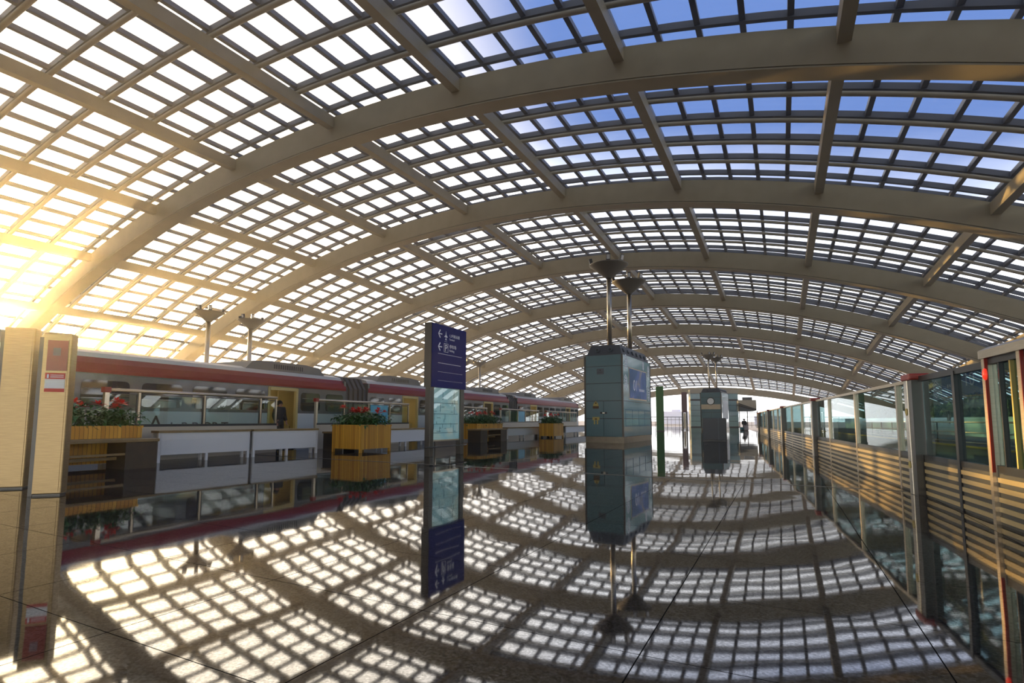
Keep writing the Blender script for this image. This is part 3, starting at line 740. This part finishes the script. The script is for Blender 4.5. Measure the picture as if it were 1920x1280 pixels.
# ------------------------------------------------------------------ teal kiosks
def emblem(m_, y, z, s, x):
    """interlaced angular ornament: stacked chevron strokes"""
    def st(pts):
        for (a_, b_), (c_, d_) in zip(pts, pts[1:]):
            p, q_ = Vector((y+a_*s, z+b_*s)), Vector((y+c_*s, z+d_*s)); n = Vector((-(q_-p).y, (q_-p).x)).normalized()*.024
            m_.prism([tuple(p+n), tuple(p-n), tuple(q_-n), tuple(q_+n)], 'x', x, x+.004)
    for k in (0, .28):
        st([(-.5, .1+k), (0, .5+k), (.5, .1+k)]); st([(-.5, -.1-k), (0, -.5-k), (.5, -.1-k)])
    st([(-.5, .1), (-.5, -.1)]); st([(.5, .38), (.2, .1), (.5, -.1)]); st([(-.2, .1), (.2, .1)]); st([(-.2, -.12), (.2, -.12)])
def kiosk(loc, rz, wx, ly, h, cap, label, poster=True, clock=False):
    t_ = thing('kiosk', label, 'kiosk', loc, rz, 'teal glass service kiosks')
    m_ = MB(); m_.box(.04, wx-.0, .04, ly-.04, 0, .26); m_.build('plinth', M['plinth'], t_)
    m_ = MB(); m_.box(.06, wx-.06, .06, ly-.06, .26, h-.01); m_.build('core', M['black'], t_)
    for x, y in ((0,0), (wx-.07,0), (0,ly-.07), (wx-.07,ly-.07)):
        m_ = MB(); m_.box(x, x+.07, y, y+.07, .26, h); m_.build('corner_post', M['steel_dark'], t_)
    hb = h-.26; rows = [0, .235, .43, .64, .85, 1.0]; rows = [0, .22, .435, .65, .86, 1.0]
    for a_, b_ in zip(rows, rows[1:]):
        z0, z1 = .26+hb*a_+.012, .26+hb*b_-.012
        if b_ <= .436:
            for x0, x1 in ((.08, wx/2-.008), (wx/2+.008, wx-.08)):
                m_ = MB(); m_.box(x0, x1, .015, .06, z0, z1); m_.build('front_panel', M['teal'], t_)
        else:
            m_ = MB(); m_.box(.08, wx-.08, .015, .06, z0, z1); m_.build('front_panel', M['teal'], t_)
        m_ = MB(); m_.box(.08, wx-.08, ly-.06, ly-.015, z0, z1); m_.build('rear_panel', M['teal'], t_)
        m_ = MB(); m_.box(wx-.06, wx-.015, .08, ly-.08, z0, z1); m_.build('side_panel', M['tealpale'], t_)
        m_ = MB(); m_.box(.015, .06, .08, ly-.08, z0, z1); m_.build('side_panel', M['teal'], t_)
    # dark louvred cap with round air nozzles
    m_ = MB(); m_.frustum((.10, wx-.06, .10, ly-.06), (.26, wx-.22, .26, ly-.22), h, h+cap); c_ = m_.build('roof_cap', M['charcoal'], t_)
    def nozzle(p, dirv):
        p, d = Vector(p), Vector(dirv).normalized(); m1 = MB(); m1.tube([p-d*.02, p+d*.05], .105, 16); n_ = m1.build('nozzle', M['slate'], c_)
        m1 = MB(); m1.tube([p+d*.04, p+d*.055], .07, 16); m1.build('nozzle_hole', M['black'], n_)
    sl = .16/cap
    for x in (wx*.33, wx*.66): nozzle((x, .18, h+cap*.5), (0, -1, .33))
    n = 6
    for k in range(n): nozzle((wx-.14, .6+(ly-1.2)*k/(n-1), h+cap*.5), (1, 0, .33))
    if poster:
        zc0, zc1 = .26+hb*.46, .26+hb*.86
        m_ = MB(); m_.box(wx-.02, wx-.004, ly*.20, ly*.83, zc0, zc1); p_ = m_.build('advert_frame', M['steel_soft'], t_)
        m_ = MB(); m_.box(wx-.004, wx+.004, ly*.20+.05, ly*.83-.05, zc0+.06, zc1-.04); a_ = m_.build('advert', M['poster'], t_)
        text_mesh('advert_lettering', '01', .72, M['whiteline'], a_, frame_matrix((wx+.006, ly*.33, zc0+.42), (0,1,0), (0,0,1)), .001)
        text_mesh('advert_lettering', 'Q1 2', .26, M['whiteline'], a_, frame_matrix((wx+.006, ly*.52, zc0+.42), (0,1,0), (0,0,1)), .001) if False else None
        m_ = MB()
        for k in range(6): m_.box(wx+.004, wx+.007, ly*.54+k*.16, ly*.54+k*.16+.09, zc0+.42, zc0+.54)
        m_.build('advert_caption', M['whiteline'], a_)
        for y_, z_, s_ in ((ly*.11, h-.30, .42), (ly*.10, .26+hb*.46+.75, .42), (ly*.92, h-.45, .36), (ly*.92, .26+hb*.46+.40, .46), (ly*.72, h-.24, .26)):
            m_ = MB(); emblem(m_, y_, z_, s_, wx-.015); m_.build('ornament', M['whiteline'], t_)
        m_ = MB()
        for k in range(4): m_.box(wx-.016, wx-.008, .35+k*1.05, .37+k*1.05, .75, 1.45)
        m_.box(wx-.016, wx-.008, .3, ly-.3, 1.44, 1.46); m_.box(wx-.016, wx-.008, .3, ly-.3, .72, .74); m_.build('display_frame', M['mapline'], t_)
        m_ = MB(); m_.box(.46*wx-.22, .46*wx+.10, .006, .016, h-.86, h-.60); s_ = m_.build('name_plate', M['slate'], t_)
        m_ = MB(); m_.prism([(.42*wx-.03, h-.68), (.42*wx, h-.64), (.42*wx+.05, h-.67), (.42*wx+.02, h-.70)], 'y', .002, .006)
        for k in range(5): m_.box(.46*wx-.17+k*.045, .46*wx-.145+k*.045, .002, .006, h-.78, h-.755)
        m_.build('plate_mark', M['black'], s_)
        # door stickers and knobs
        for (x, z, pat) in ((.30*wx, 1.62, 0), (.30*wx, .92, 1)):
            m_ = MB(); m_.mi = 0
            if pat == 0:
                m_.prism([(x-.13, z-.02), (x+.13, z-.02), (x+.10, z+.10), (x, z+.20), (x-.10, z+.10)], 'y', .008, .015); m_.mi = 1; m_.box(x-.14, x+.14, .006, .012, z-.13, z-.02); m_.box(x-.03, x+.04, .004, .012, z+.08, z+.14)
            else:
                m_.box(x-.16, x+.16, .008, .015, z+.06, z+.20); m_.mi = 0; m_.box(x-.10, x-.04, .008, .015, z-.12, z+.06); m_.box(x+.04, x+.10, .008, .015, z-.12, z+.06); m_.mi = 1; m_.box(x-.05, x+.05, .006, .010, z+.08, z+.14)
            m_.build('sticker', [M['sticker_yellow'], M['sticker_brown']], t_)
        for x in (wx/2-.11, wx/2+.11):
            m_ = MB(); m_.tube([(x, .015, 1.30), (x, -.02, 1.30)], .045, 14); m_.build('door_knob', M['black'], t_)
        m_ = MB(); m_.box(wx/2-.05, wx/2+.05, .004, .015, 1.27, 1.32); m_.build('lock_plate', M['steel'], t_)
    if clock:
        m_ = MB(); m_.tube([(wx*.5, .02, h-.85), (wx*.5, -.06, h-.85)], .36, 32); k_ = m_.build('round_rim', M['black'], t_)
        m_ = MB(); m_.tube([(wx*.5, -.055, h-.85), (wx*.5, -.075, h-.85)], .30, 32); m_.build('round_face', M['floodglass'], k_)
        m_ = MB(); m_.box(.10, wx-.10, .004, .016, h-1.62, h-1.15); m_.build('reflective_band', M['steel_soft'], t_)
        m_ = MB(); m_.box(.42, .78, -.0, .016, 1.0, 1.12); m_.build('card_slot', M['black'], t_)
        m_ = MB(); m_.box(wx-.016, wx+.004, ly*.16, ly*.86, 1.1, h-.7); m_.build('white_advert', M['paper'], t_)
    return t_
kiosk((-7.84,22.90,0), -.035, 1.78, 4.75, 3.86, .46, 'near teal glass kiosk carrying two lamp masts and a blue advert')
kiosk((-7.03,54.9,0), -.05, 1.95, 4.75, 3.66, .42, 'distant teal kiosk with a round white porthole, behind the dark square box', poster=False, clock=True)
lamp_mast((-6.40,57.2), 4.085, 7.55, 1.42, .5, 'distant uplight mast on the kiosk with the porthole, left one of its pair', .075)
lamp_mast((-5.85,58.6), 4.085, 7.40, 1.42, .5, 'distant uplight mast on the kiosk with the porthole, right one of its pair', .075)

# dark square box in the middle of the platform
t_ = thing('waste_bin', 'large dark grey square box standing before the distant kiosk', 'bin', (-3.47,27.75,0), .08)
m_ = MB(); m_.box(0, 1.06, 0, 1.15, .05, 1.10); m_.build('body', M['charcoal'], t_, .015)
m_ = MB(); m_.box(.70, .74, -.006, .0, .06, 1.09); m_.build('seam', M['slate'], t_)
m_ = MB(); m_.box(1.06, 1.075, .10, 1.05, .08, 1.06); m_.build('side_panel', M['beige'], t_)
m_ = MB(); m_.box(-.02, 1.08, -.02, 1.17, 0, .05); m_.build('base', M['black'], t_)

t_ = thing('totem_sign', 'plain green totem sign right of the near teal kiosk', 'sign', (-10.05,49.1,0), .25)
m_ = MB(); m_.box(0, .66, 0, .18, .05, 4.02); m_.build('panel', M['green'], t_, .01)
m_ = MB(); m_.box(-.02, .68, -.02, .20, 0, .06); m_.build('base', M['steel_dark'], t_)
t_ = thing('totem_sign', 'mauve totem sign with steel lower half beside the distant kiosk', 'sign', (-8.95,56.0,0), .2)
m_ = MB(); m_.box(0, .54, 0, .18, 1.75, 3.79); m_.build('panel', M['mauve'], t_, .01)
m_ = MB(); m_.box(0, .15, .02, .16, 0, 1.75); m_.build('post', M['steel_dark'], t_)
m_ = MB(); m_.box(.40, .54, .02, .16, 0, 1.75); m_.build('post', M['steel_dark'], t_)
m_ = MB(); m_.box(.17, .38, .06, .12, .12, 1.7); m_.build('lower_panel', M['steel_soft'], t_)
m_ = MB(); m_.box(-.08, .62, -.08, .26, 0, .03); m_.build('base_plate', M['steel_dark'], t_)

# ------------------------------------------------------------------ platform screen on the right
GZ0, ZT = .52, 1.58
def screen_run(y0, y1, mull, label, zt=ZT, frame='steel_soft', rail=True, dark=False):
    x0 = right_line(y0); ln = (y1-y0)/math.cos(R_RZ)
    t_ = thing('platform_screen', label, 'barrier', (x0, y0, 0), R_RZ, 'glass screens along the right platform edge')
    m_ = MB(); m_.box(.0, .05, 0, ln, .0, GZ0-.03); m_.build('lower_backing', M['slatback'], t_)
    n = 5; p = (GZ0-.05)/n
    for k in range(n):
        m_ = MB(); m_.box(-.012, .004, .01, ln-.01, .03+k*p, .03+k*p+p*.5); m_.build('slat', M['slatgold'], t_)
    m_ = MB(); m_.box(-.005, .055, 0, ln, GZ0-.03, GZ0+.03); m_.build('sill', M['black'], t_)
    m_ = MB(); m_.box(-.015, .065, 0, ln, zt-.05, zt) if not dark else m_.box(-.01, .06, 0, ln, zt-.07, zt)
    m_.build('top_rail', M['steel_soft'] if not dark else M['black'], t_)
    cuts = [0] + [(m-y0)/math.cos(R_RZ) for m in mull] + [ln]
    for m in cuts[1:-1]:
        m_ = MB(); m_.box(-.018, .05, m-.035, m+.035, .0, zt-.03); m_.build('mullion', M[frame], t_)
    for a_, b_ in zip(cuts, cuts[1:]):
        m_ = MB(); m_.box(.018, .030, a_+.03, b_-.03, GZ0+.02, zt-.05); m_.build('pane', M['psglass'], t_)
    return t_
def screen_post(y, label, zt=1.64, wd=.30, off=0):
    x0 = right_line(y)
    t_ = thing('screen_post', label, 'post', (x0, y, 0), R_RZ, 'red capped posts of the right glass screen')
    m_ = MB(); m_.box(-.10, .02, 0, wd*.45, 0, zt-.08); m_.build('face', M['steel'], t_, .006)
    m_ = MB(); m_.box(-.06, .10, wd*.45, wd*.62, 0, zt-.08); m_.build('recess', M['black'], t_)
    m_ = MB(); m_.box(-.09, .10, -wd*.55, -.0, 0, zt-.08); m_.build('side', M['steel_dark'], t_)
    m_ = MB(); m_.box(-.115, .12, -wd*.60, wd*.68, zt-.09, zt); m_.build('cap', M['redcap'], t_, .02)
    for z in (1.12, .40):
        m_ = MB(); m_.tube([(-.10, wd*.22, z), (-.106, wd*.22, z)], .05, 16); m_.build('round_label', M['sticker_yellow'], t_)
screen_run(9.35, 17.5, (9.98, 12.75, 15.6), 'glass screen between the two nearest red capped posts, fully visible')
screen_run(18.0, 26.1, (20.6, 23.4), 'second glass screen from the camera beyond the tall red capped post')
screen_run(26.6, 33.6, (29.0, 31.4), 'third glass screen along the right edge, far off')
screen_run(34.1, 42.4, (36.5, 39.0), 'farthest glass screen ending near the canopy')
screen_run(7.02, 8.95, (7.80,), 'dark framed glass sliding doors between red edged post and nearest red capped post', 1.60, 'black', dark=True)
screen_post(9.13, 'nearest tall red capped steel post with round yellow labels')
screen_post(17.75, 'second red capped steel post, beyond the fully visible glass screen')
screen_post(26.35, 'third red capped post, small and far along the screen', 1.62)
screen_post(33.85, 'fourth red capped post, near the far end of the screen', 1.60)
screen_post(42.6, 'farthest red capped post at the end of the screen', 1.55)
# taller nearest unit
y0 = 3.2; ln = (6.97-y0)/math.cos(R_RZ)
t_ = thing('platform_screen', 'nearest tall dark glass screen with silver top at the right picture edge', 'barrier', (right_line(y0), y0, 0), R_RZ, 'glass screens along the right platform edge')
m_ = MB(); m_.box(.0, .05, 0, ln, 0, GZ0-.03); m_.build('lower_backing', M['slatback'], t_)
p = (GZ0-.05)/5
for k in range(5):
    m_ = MB(); m_.box(-.012, .004, .01, ln-.01, .03+k*p, .03+k*p+p*.5); m_.build('slat', M['slatgold'], t_)
m_ = MB(); m_.box(-.005, .055, 0, ln, GZ0-.03, GZ0+.05); m_.build('sill', M['black'], t_)
m_ = MB(); m_.prism([(-.06, 1.62), (.16, 1.62), (.16, 1.70), (.02, 1.74), (-.06, 1.70)], 'y', 0, ln+.02); m_.build('top_housing', M['steel'], t_)
m_ = MB(); m_.box(-.02, .07, 0, ln-.05, 1.56, 1.62); m_.build('head', M['black'], t_)
for y, col in ((ln-.03, 'redlamp'), (ln-.72, 'redlamp'), (ln-1.9, 'steel_soft')):
    m_ = MB(); m_.box(-.045, .055, y-.03, y+.03, 0, 1.66); q_ = m_.build('edge_post', M['steel_soft'], t_)
    if col == 'redlamp':
        m_ = MB(); m_.box(-.046, -.02, y-.042, y-.03, .5, 1.62); m_.build('red_strip', M['redcap'], q_)
for y in (ln-.26, ln-.48):
    m_ = MB(); m_.box(-.012, .03, y-.012, y+.012, GZ0+.05, 1.56); m_.build('door_edge', M['sticker_yellow'] if y < ln-.4 else M['black'], t_)
for a_, b_ in ((0, ln-1.93), (ln-1.87, ln-.75), (ln-.69, ln-.06)):
    m_ = MB(); m_.box(.018, .03, a_, b_, GZ0+.05, 1.56); m_.build('pane', M['psglass'], t_)
m_ = MB(); m_.lathe([(.0, 0), (.05, .004), (.055, .02), (.035, .035), (0, .04)], n=20); lm_ = m_.build('warning_lamp', M['redlamp'], t_)
lm_.location = (-.045, ln-.10, 1.46); lm_.rotation_euler = (0, -PI/2, 0); lm_.scale = (1.1, .6, .8)

# ------------------------------------------------------------------ beyond the right track
def opp(y): return 6.35 - .0929*(y-25)
mb = MB(); ys = (2, 30, 60, 84)
mb.prism([(opp(y), y) for y in ys] + [(opp(y)+9, y) for y in reversed(ys)], 'z', -1.25, 0)
tag(mb.build('floor_opposite', M['concrete']), 'bare concrete walkway across the right track', 'walkway', kind='structure')
mb = MB(); mb.sweepx([(opp(y)+.10, y, 0) for y in ys], [(-.12, 0), (.16, 0), (.16, .05), (-.12, .05)])  # sunlit walkway edge, its sunlight put into a yellow strip
tag(mb.build('trim_2', M['yellow']), 'walkway edge across the right track, coloured yellow as if sunlit', 'edge strip', kind='structure')
mb = MB(); mb.sweepx([(opp(y)+6.5, y, 0) for y in ys], [(0, 0), (.25, 0), (.25, 1.25), (0, 1.25)])
tag(mb.build('wall_right', M['tealpale']), 'low pale teal wall behind the railing across the right track', 'wall', kind='structure')
def guard(y0, y1, label, ring):
    t_ = thing('guard_rail', label, 'railing', (opp(y0)+.35, y0, 0), R_RZ, 'railings across the right track')
    ln = (y1-y0)/math.cos(R_RZ)
    for z in (.95, .55, .16):
        m_ = MB(); m_.tube([(0, .02, z), (0, ln-.02, z)], .032 if z > .9 else .025, 8); m_.build('rail_bar', M['steel_soft'], t_)
    n = max(1, round(ln/2.4))
    for k in range(n):
        m_ = MB(); m_.tube([(0, .05+k*ln/n, 0), (0, .05+k*ln/n, .95)], .03, 8); m_.build('post', M['steel_dark'], t_)
    if ring is not None:
        cy, cz = ring, 1.16
        m_ = MB(); pts = [(0, cy+.19*math.cos(2*PI*k/24), cz+.27*math.sin(2*PI*k/24)) for k in range(25)]; m_.tube(pts, .014, 6, False); rg_ = m_.build('ring', M['black'], t_)
        m_ = MB(); m_.prism([(cy-.14, cz-.02), (cy, cz-.17), (cy+.14, cz-.02), (cy, cz+.14)], 'x', -.01, .01); m_.build('diamond_plate', M['charcoal'], rg_)
        m_ = MB(); m_.tube([(0, cy, .95), (0, cy, cz-.2)], .012, 6); m_.build('ring_stem', M['black'], rg_)
guard(19.5, 25.5, 'steel railing across the right track with the larger oval ring sign', 3.7)
guard(25.5, 33.0, 'steel railing across the right track with the smaller oval ring sign', 3.6)
guard(33.0, 44.0, 'steel railing across the right track farther off, without ring sign', None)
guard(9.0, 19.5, 'steel railing across the right track nearest the right picture edge', None)
rg = random.Random(21)
for k in range(14):
    y = 24+k*4.0; x = opp(y)+7.9
    m_ = MB()
    for _ in range(420):
        d = Vector((rg.gauss(0,1), rg.gauss(0,1), rg.gauss(0,1))).normalized(); p = Vector((d.x*.95, d.y*1.5, .85+d.z*.85)) * 1.0
        a_ = Vector((rg.uniform(-1,1), rg.uniform(-1,1), rg.uniform(-1,1))).normalized()*.16; b_ = d.cross(a_).normalized()*.13
        m_.quad(p-a_, p-b_, p+a_, p+b_)
    m_.lathe([(.01, 0), (.75, .1), (.85, .8), (.55, 1.4), (.01, 1.55)], n=12)
    o = m_.build('bush', M['hedge']); o.location = (x, y, 0); o.scale = (1, 1, rg.uniform(1.1, 1.7))
    tag(o, 'green bush behind the low teal wall across the right track', 'bush', 'bushes across the right track')

# ------------------------------------------------------------------ far end of the platform
E0 = Vector((-11.55, 79.8, 0)); E1 = Vector((-5.45, 82.7, 0)); d = E1-E0; ln = d.length
t_ = thing('lift_enclosure', 'pale teal panelled enclosure at the far end behind the distant kiosk', 'building', E0, math.atan2(d.y, d.x))
m_ = MB(); m_.box(.05, ln-.05, .06, .9, 0, 5.3); m_.build('core', M['slate'], t_)
for x0, x1 in ((0, 2.1), (2.1, 4.4), (4.4, ln)):
    for k, (z0, z1) in enumerate(((.1,.85),(.85,1.6),(1.6,2.4),(2.4,3.1),(3.1,3.75),(3.95,4.75))):
        m_ = MB(); m_.box(x0+.03, x1-.03, 0, .06, z0+.025, z1-.025); m_.build('panel', M['tealpale'], t_)
m_ = MB(); m_.box(0, ln, -.02, .06, 3.76, 3.94); m_.build('dark_band', M['charcoal'], t_)
m_ = MB(); m_.box(0, ln, -.01, .06, 4.78, 5.32); m_.build('top_fascia', M['beige'], t_)
m_ = MB(); m_.box(-.01, ln+.01, -.03, .05, 0, .1); m_.build('plinth', M['charcoal'], t_)
t_ = thing('stair_canopy', 'grey wedge shaped stair canopy right of the far teal enclosure', 'canopy', (-5.05, 76.2, 0), .12)
m_ = MB(); m_.prism([(0, 3.62), (2.15, 3.62), (2.15, 2.45), (0, 3.25)], 'y', 0, 5.0); m_.build('side_panel', M['beige'], t_)
m_ = MB(); m_.prism([(0, 3.25), (2.15, 2.45), (2.15, 2.25), (0, 3.0)], 'y', -.04, 5.0); m_.build('dark_soffit', M['black'], t_)
m_ = MB(); m_.prism([(0, 2.9), (2.0, 2.2), (1.5, 2.18), (0, 2.18)], 'y', .1, 5.0); m_.build('stair_underside', M['slate'], t_)
m_ = MB(); m_.tube([(2.25, -.1, 3.1), (2.25, -.1, 1.95), (0, -.1, 1.95)], .04, 8); m_.build('frame', M['steel_dark'], t_)
m_ = MB(); m_.box(.55, 1.7, .3, 1.2, 3.62, 4.0); m_.build('roof_box', M['traingrey'], t_)
for x in (.1, 1.05, 2.2):
    m_ = MB(); m_.box(x-.05, x+.05, 0, .1, 0, 2.2 if x > 1 else 2.95); m_.build('post', M['steel_dark'], t_)
def far_rail(a_, b_, label):
    a_, b_ = Vector((*a_, 0)), Vector((*b_, 0)); d = b_-a_; ln = d.length
    t_ = thing('hand_railing', label, 'railing', a_, math.atan2(d.y, d.x), 'dark railings at the far platform end')
    for z in (1.42, 1.05, .30):
        m_ = MB(); m_.tube([(0.03, 0, z), (ln-.03, 0, z)], .05 if z > 1.4 else .03, 6); m_.build('rail_bar', M['steel_dark'], t_)
    n = max(2, round(ln/.55))
    for k in range(n+1):
        m_ = MB(); m_.tube([(ln*k/n, 0, 0), (ln*k/n, 0, 1.42)], .022 if k % 3 else .04, 6); m_.build('baluster', M['steel_dark'], t_)
far_rail((-17.9,78.6), (-11.9,79.2), 'dark railing at the far platform end, left of the teal enclosure')
far_rail((-4.9,81.9), (-1.6,82.2), 'dark railing at the far platform end, right of the canopy')
for (x, y, wx, h, lab) in ((-62,320,16,7.2,'hazy pale block on the horizon left of the mauve totem, taller one'), (-46,322,9,5.2,'hazy pale block on the horizon left of the mauve totem, lower one'), (-14,330,14,4.6,'hazy pale block on the horizon right of the canopy')):
    t_ = thing('distant_building', lab, 'building', (x, y, -1.25), 0, 'hazy buildings on the horizon')
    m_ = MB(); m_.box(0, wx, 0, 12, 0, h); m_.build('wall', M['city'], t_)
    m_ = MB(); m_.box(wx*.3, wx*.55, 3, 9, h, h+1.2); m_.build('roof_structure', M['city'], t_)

# ------------------------------------------------------------------ people
def person(name_label, loc, rz, pose, skin_h, top, bottom, group=None):
    """one continuous skinned body; clothes are shells that follow it"""
    t_ = thing('person', name_label, 'person', loc, rz, group)
    s = skin_h/1.72
    if pose == 'stand':
        J = {'pel':(0,0,.92),'wai':(0,.01,1.06),'che':(0,.0,1.28),'nec':(0,.0,1.44),'hea':(0,-.02,1.56),'top':(0,-.01,1.68),
             'hl':(-.09,0,.88),'kl':(-.10,-.02,.48),'al':(-.10,.02,.08),'tl':(-.11,-.14,.03),'hr':(.09,0,.88),'kr':(.11,.0,.48),'ar':(.12,.05,.08),'tr':(.13,-.11,.03),
             'sl':(-.18,0,1.39),'el':(-.23,.03,1.12),'wl':(-.22,-.10,.90),'fl':(-.21,-.14,.80),'sr':(.18,0,1.39),'er':(.24,.02,1.12),'wr':(.22,-.12,.92),'fr':(.20,-.17,.83)}
    else:
        J = {'pel':(0,0,.50),'wai':(0,.03,.64),'che':(0,.01,.86),'nec':(0,-.03,1.02),'hea':(0,-.07,1.14),'top':(0,-.06,1.26),
             'hl':(-.09,-.03,.48),'kl':(-.12,-.42,.50),'al':(-.12,-.44,.09),'tl':(-.13,-.58,.03),'hr':(.09,-.03,.48),'kr':(.12,-.42,.50),'ar':(.13,-.40,.09),'tr':(.14,-.54,.03),
             'sl':(-.18,-.01,.97),'el':(-.22,-.10,.70),'wl':(-.12,-.30,.58),'fl':(-.08,-.38,.55),'sr':(.18,-.01,.97),'er':(.22,-.10,.70),'wr':(.12,-.30,.58),'fr':(.08,-.38,.55)}
    RAD = {'pel':.14,'wai':.125,'che':.145,'nec':.055,'hea':.095,'top':.07,'hl':.09,'kl':.06,'al':.042,'tl':.04,'hr':.09,'kr':.06,'ar':.042,'tr':.04,'sl':.065,'el':.045,'wl':.033,'fl':.03,'sr':.065,'er':.045,'wr':.033,'fr':.03}
    ED = [('pel','wai'),('wai','che'),('che','nec'),('nec','hea'),('hea','top'),('pel','hl'),('hl','kl'),('kl','al'),('al','tl'),('pel','hr'),('hr','kr'),('kr','ar'),('ar','tr'),('che','sl'),('sl','el'),('el','wl'),('wl','fl'),('che','sr'),('sr','er'),('er','wr'),('wr','fr')]
    # hands: a palm, four fingers of unequal length and a thumb on the inner side
    for sd_, sg in (('l', 1), ('r', -1)):
        w_, f_ = Vector(J['w'+sd_]), Vector(J['f'+sd_]); d_ = (f_-w_).normalized()
        lat = Vector((sg, 0, 0)); lat = (lat - d_*lat.dot(d_)).normalized(); nrm = d_.cross(lat)
        J['f'+sd_] = tuple(w_+d_*.06); RAD['f'+sd_] = .024
        for k, (o_, l_) in enumerate(((-.030,.070), (-.010,.082), (.010,.078), (.030,.062))):
            b_ = w_+d_*.095+lat*o_; m1 = b_+d_*l_*.55+nrm*.008*sg; t1 = b_+d_*l_+nrm*.024*sg
            for nm_, p_, r_ in (('b', b_, .010), ('m', m1, .009), ('t', t1, .008)):
                J['%s%d%s' % (nm_, k, sd_)] = tuple(p_); RAD['%s%d%s' % (nm_, k, sd_)] = r_
            ED += [('f'+sd_, 'b%d%s' % (k, sd_)), ('b%d%s' % (k, sd_), 'm%d%s' % (k, sd_)), ('m%d%s' % (k, sd_), 't%d%s' % (k, sd_))]
        tb = w_+d_*.05+lat*.040; tt = w_+d_*.095+lat*.058+nrm*.012*sg
        J['u'+sd_], J['v'+sd_] = tuple(tb), tuple(tt); RAD['u'+sd_], RAD['v'+sd_] = .012, .009
        ED += [('f'+sd_, 'u'+sd_), ('u'+sd_, 'v'+sd_)]
    def skin(nm, keys, m, grow, parent):
        ks = [k for k in J if k in keys]; ix = {k: i for i, k in enumerate(ks)}
        me = bpy.data.meshes.new(nm); me.from_pydata([tuple(Vector(J[k])*s) for k in ks], [(ix[a], ix[b]) for a, b in ED if a in ix and b in ix], [])
        o = bpy.data.objects.new(nm, me); COL.objects.link(o); o.parent = parent
        md = o.modifiers.new('skin', 'SKIN'); md.use_smooth_shade = True
        for i, k in enumerate(ks): v = me.skin_vertices[0].data[i]; r = (RAD[k]+grow)*s; v.radius = (r, r*(.75 if k in ('che','wai','pel') else 1)); v.use_root = (i == 0)
        sb = o.modifiers.new('subd', 'SUBSURF'); sb.levels = 2; sb.render_levels = 2
        me.materials.append(m); return o
    skin('body', set(J), M['skin'], 0, t_)
    skin('jacket', {'pel','wai','che','nec','sl','el','wl','sr','er','wr'}, top, .034, t_)
    skin('trousers', {'wai','pel','hl','kl','al','hr','kr','ar'}, bottom, .030, t_)
    skin('shoe', {'al','tl'}, M['black'], .026, t_); skin('shoe', {'ar','tr'}, M['black'], .026, t_)
    hd = Vector(J['hea'])*s
    m_ = MB(); m_.lathe([(.0, .135), (.06, .125), (.098, .08), (.108, .02), (.10, -.02), (.085, -.045)], n=18); h_ = m_.build('hair', M['hair'], t_); h_.location = hd+Vector((0,.022,.014)); h_.rotation_euler = (-.55, 0, 0); h_.scale = (s*.98, s*1.05, s)
    for sx_ in (-1, 1):
        m_ = MB(); m_.lathe([(.0, .012), (.012, .008), (.014, 0), (.012, -.008), (0, -.012)], cx=sx_*.035, cy=-.088, n=8)
        e_ = m_.build('eye', M['black'], t_); e_.location = hd; e_.scale = (s, s, s)
    m_ = MB(); m_.prism([(-.085,.01),(-.118,-.03),(-.085,-.035)], 'x', -.013, .013); m_.prism([(-.08,-.062),(-.092,-.066),(-.08,-.07)], 'x', -.022, .022); e_ = m_.build('nose_and_mouth', M['skin'], t_); e_.location = hd; e_.scale = (s, s, s)
    return t_
person('person in dark clothes standing in the open train doorway', (-15.98, 13.33, .03), PI*.5, 'stand', 1.64, M['cloth_dark'], M['cloth_dark'])
person('distant seated person in dark clothes under the canopy', (-3.42, 59.0, 0), .3, 'sit', 1.55, M['cloth_dark'], M['cloth_dark'])
t_ = thing('seat_box', 'small teal seat under the distant seated person', 'seat', (-3.77, 58.80, 0), .3)
m_ = MB(); m_.box(0, .75, 0, .45, .05, .30); m_.build('body', M['tealbox'], t_, .02)
m_ = MB(); m_.box(.05, .70, .05, .40, 0, .05); m_.build('base', M['black'], t_)
t_ = thing('luggage_bag', 'pale bag on the floor right of the distant seated person', 'bag', (-3.33, 57.0, 0), .2)
m_ = MB(); m_.box(0, .42, 0, .26, .0, .48); m_.build('body', M['cloth_pale'], t_, .08)
m_ = MB(); m_.tube([(.10, .13, .47), (.10, .13, .60), (.32, .13, .60), (.32, .13, .47)], .015, 8); m_.build('handle', M['black'], t_)

# ------------------------------------------------------------------ thin haze added for the warm flare glow round the sun
hm = bpy.data.materials.new('flare_glow_haze'); hm.use_nodes = True; hm.node_tree.nodes.clear()
ho = nd(hm, 'ShaderNodeOutputMaterial'); hv = nd(hm, 'ShaderNodeVolumeScatter')
hv.inputs['Color'].default_value = (1, .95, .86, 1); hv.inputs['Density'].default_value = .0013; hv.inputs['Anisotropy'].default_value = .86
hm.node_tree.links.new(hv.outputs[0], ho.inputs['Volume'])
mb = MB(); mb.box(-92, 48, -14, 172, -1.9, 27)
tag(mb.build('haze', hm), 'added thin haze standing in for the glow of the sun flare', 'haze', kind='stuff')

# ------------------------------------------------------------------ view
SC.view_settings.view_transform = 'Standard'; SC.view_settings.look = 'None'; SC.view_settings.gamma = 1; SC.view_settings.use_curve_mapping = False
SC.view_settings.exposure = 0.35
try:
    SC.cycles.max_bounces = 8; SC.cycles.diffuse_bounces = 3; SC.cycles.glossy_bounces = 4; SC.cycles.transmission_bounces = 4
    SC.cycles.transparent_max_bounces = 16; SC.cycles.sample_clamp_indirect = 4; SC.cycles.caustics_reflective = False; SC.cycles.caustics_refractive = False
    SC.cycles.use_denoising = True
except Exception: pass
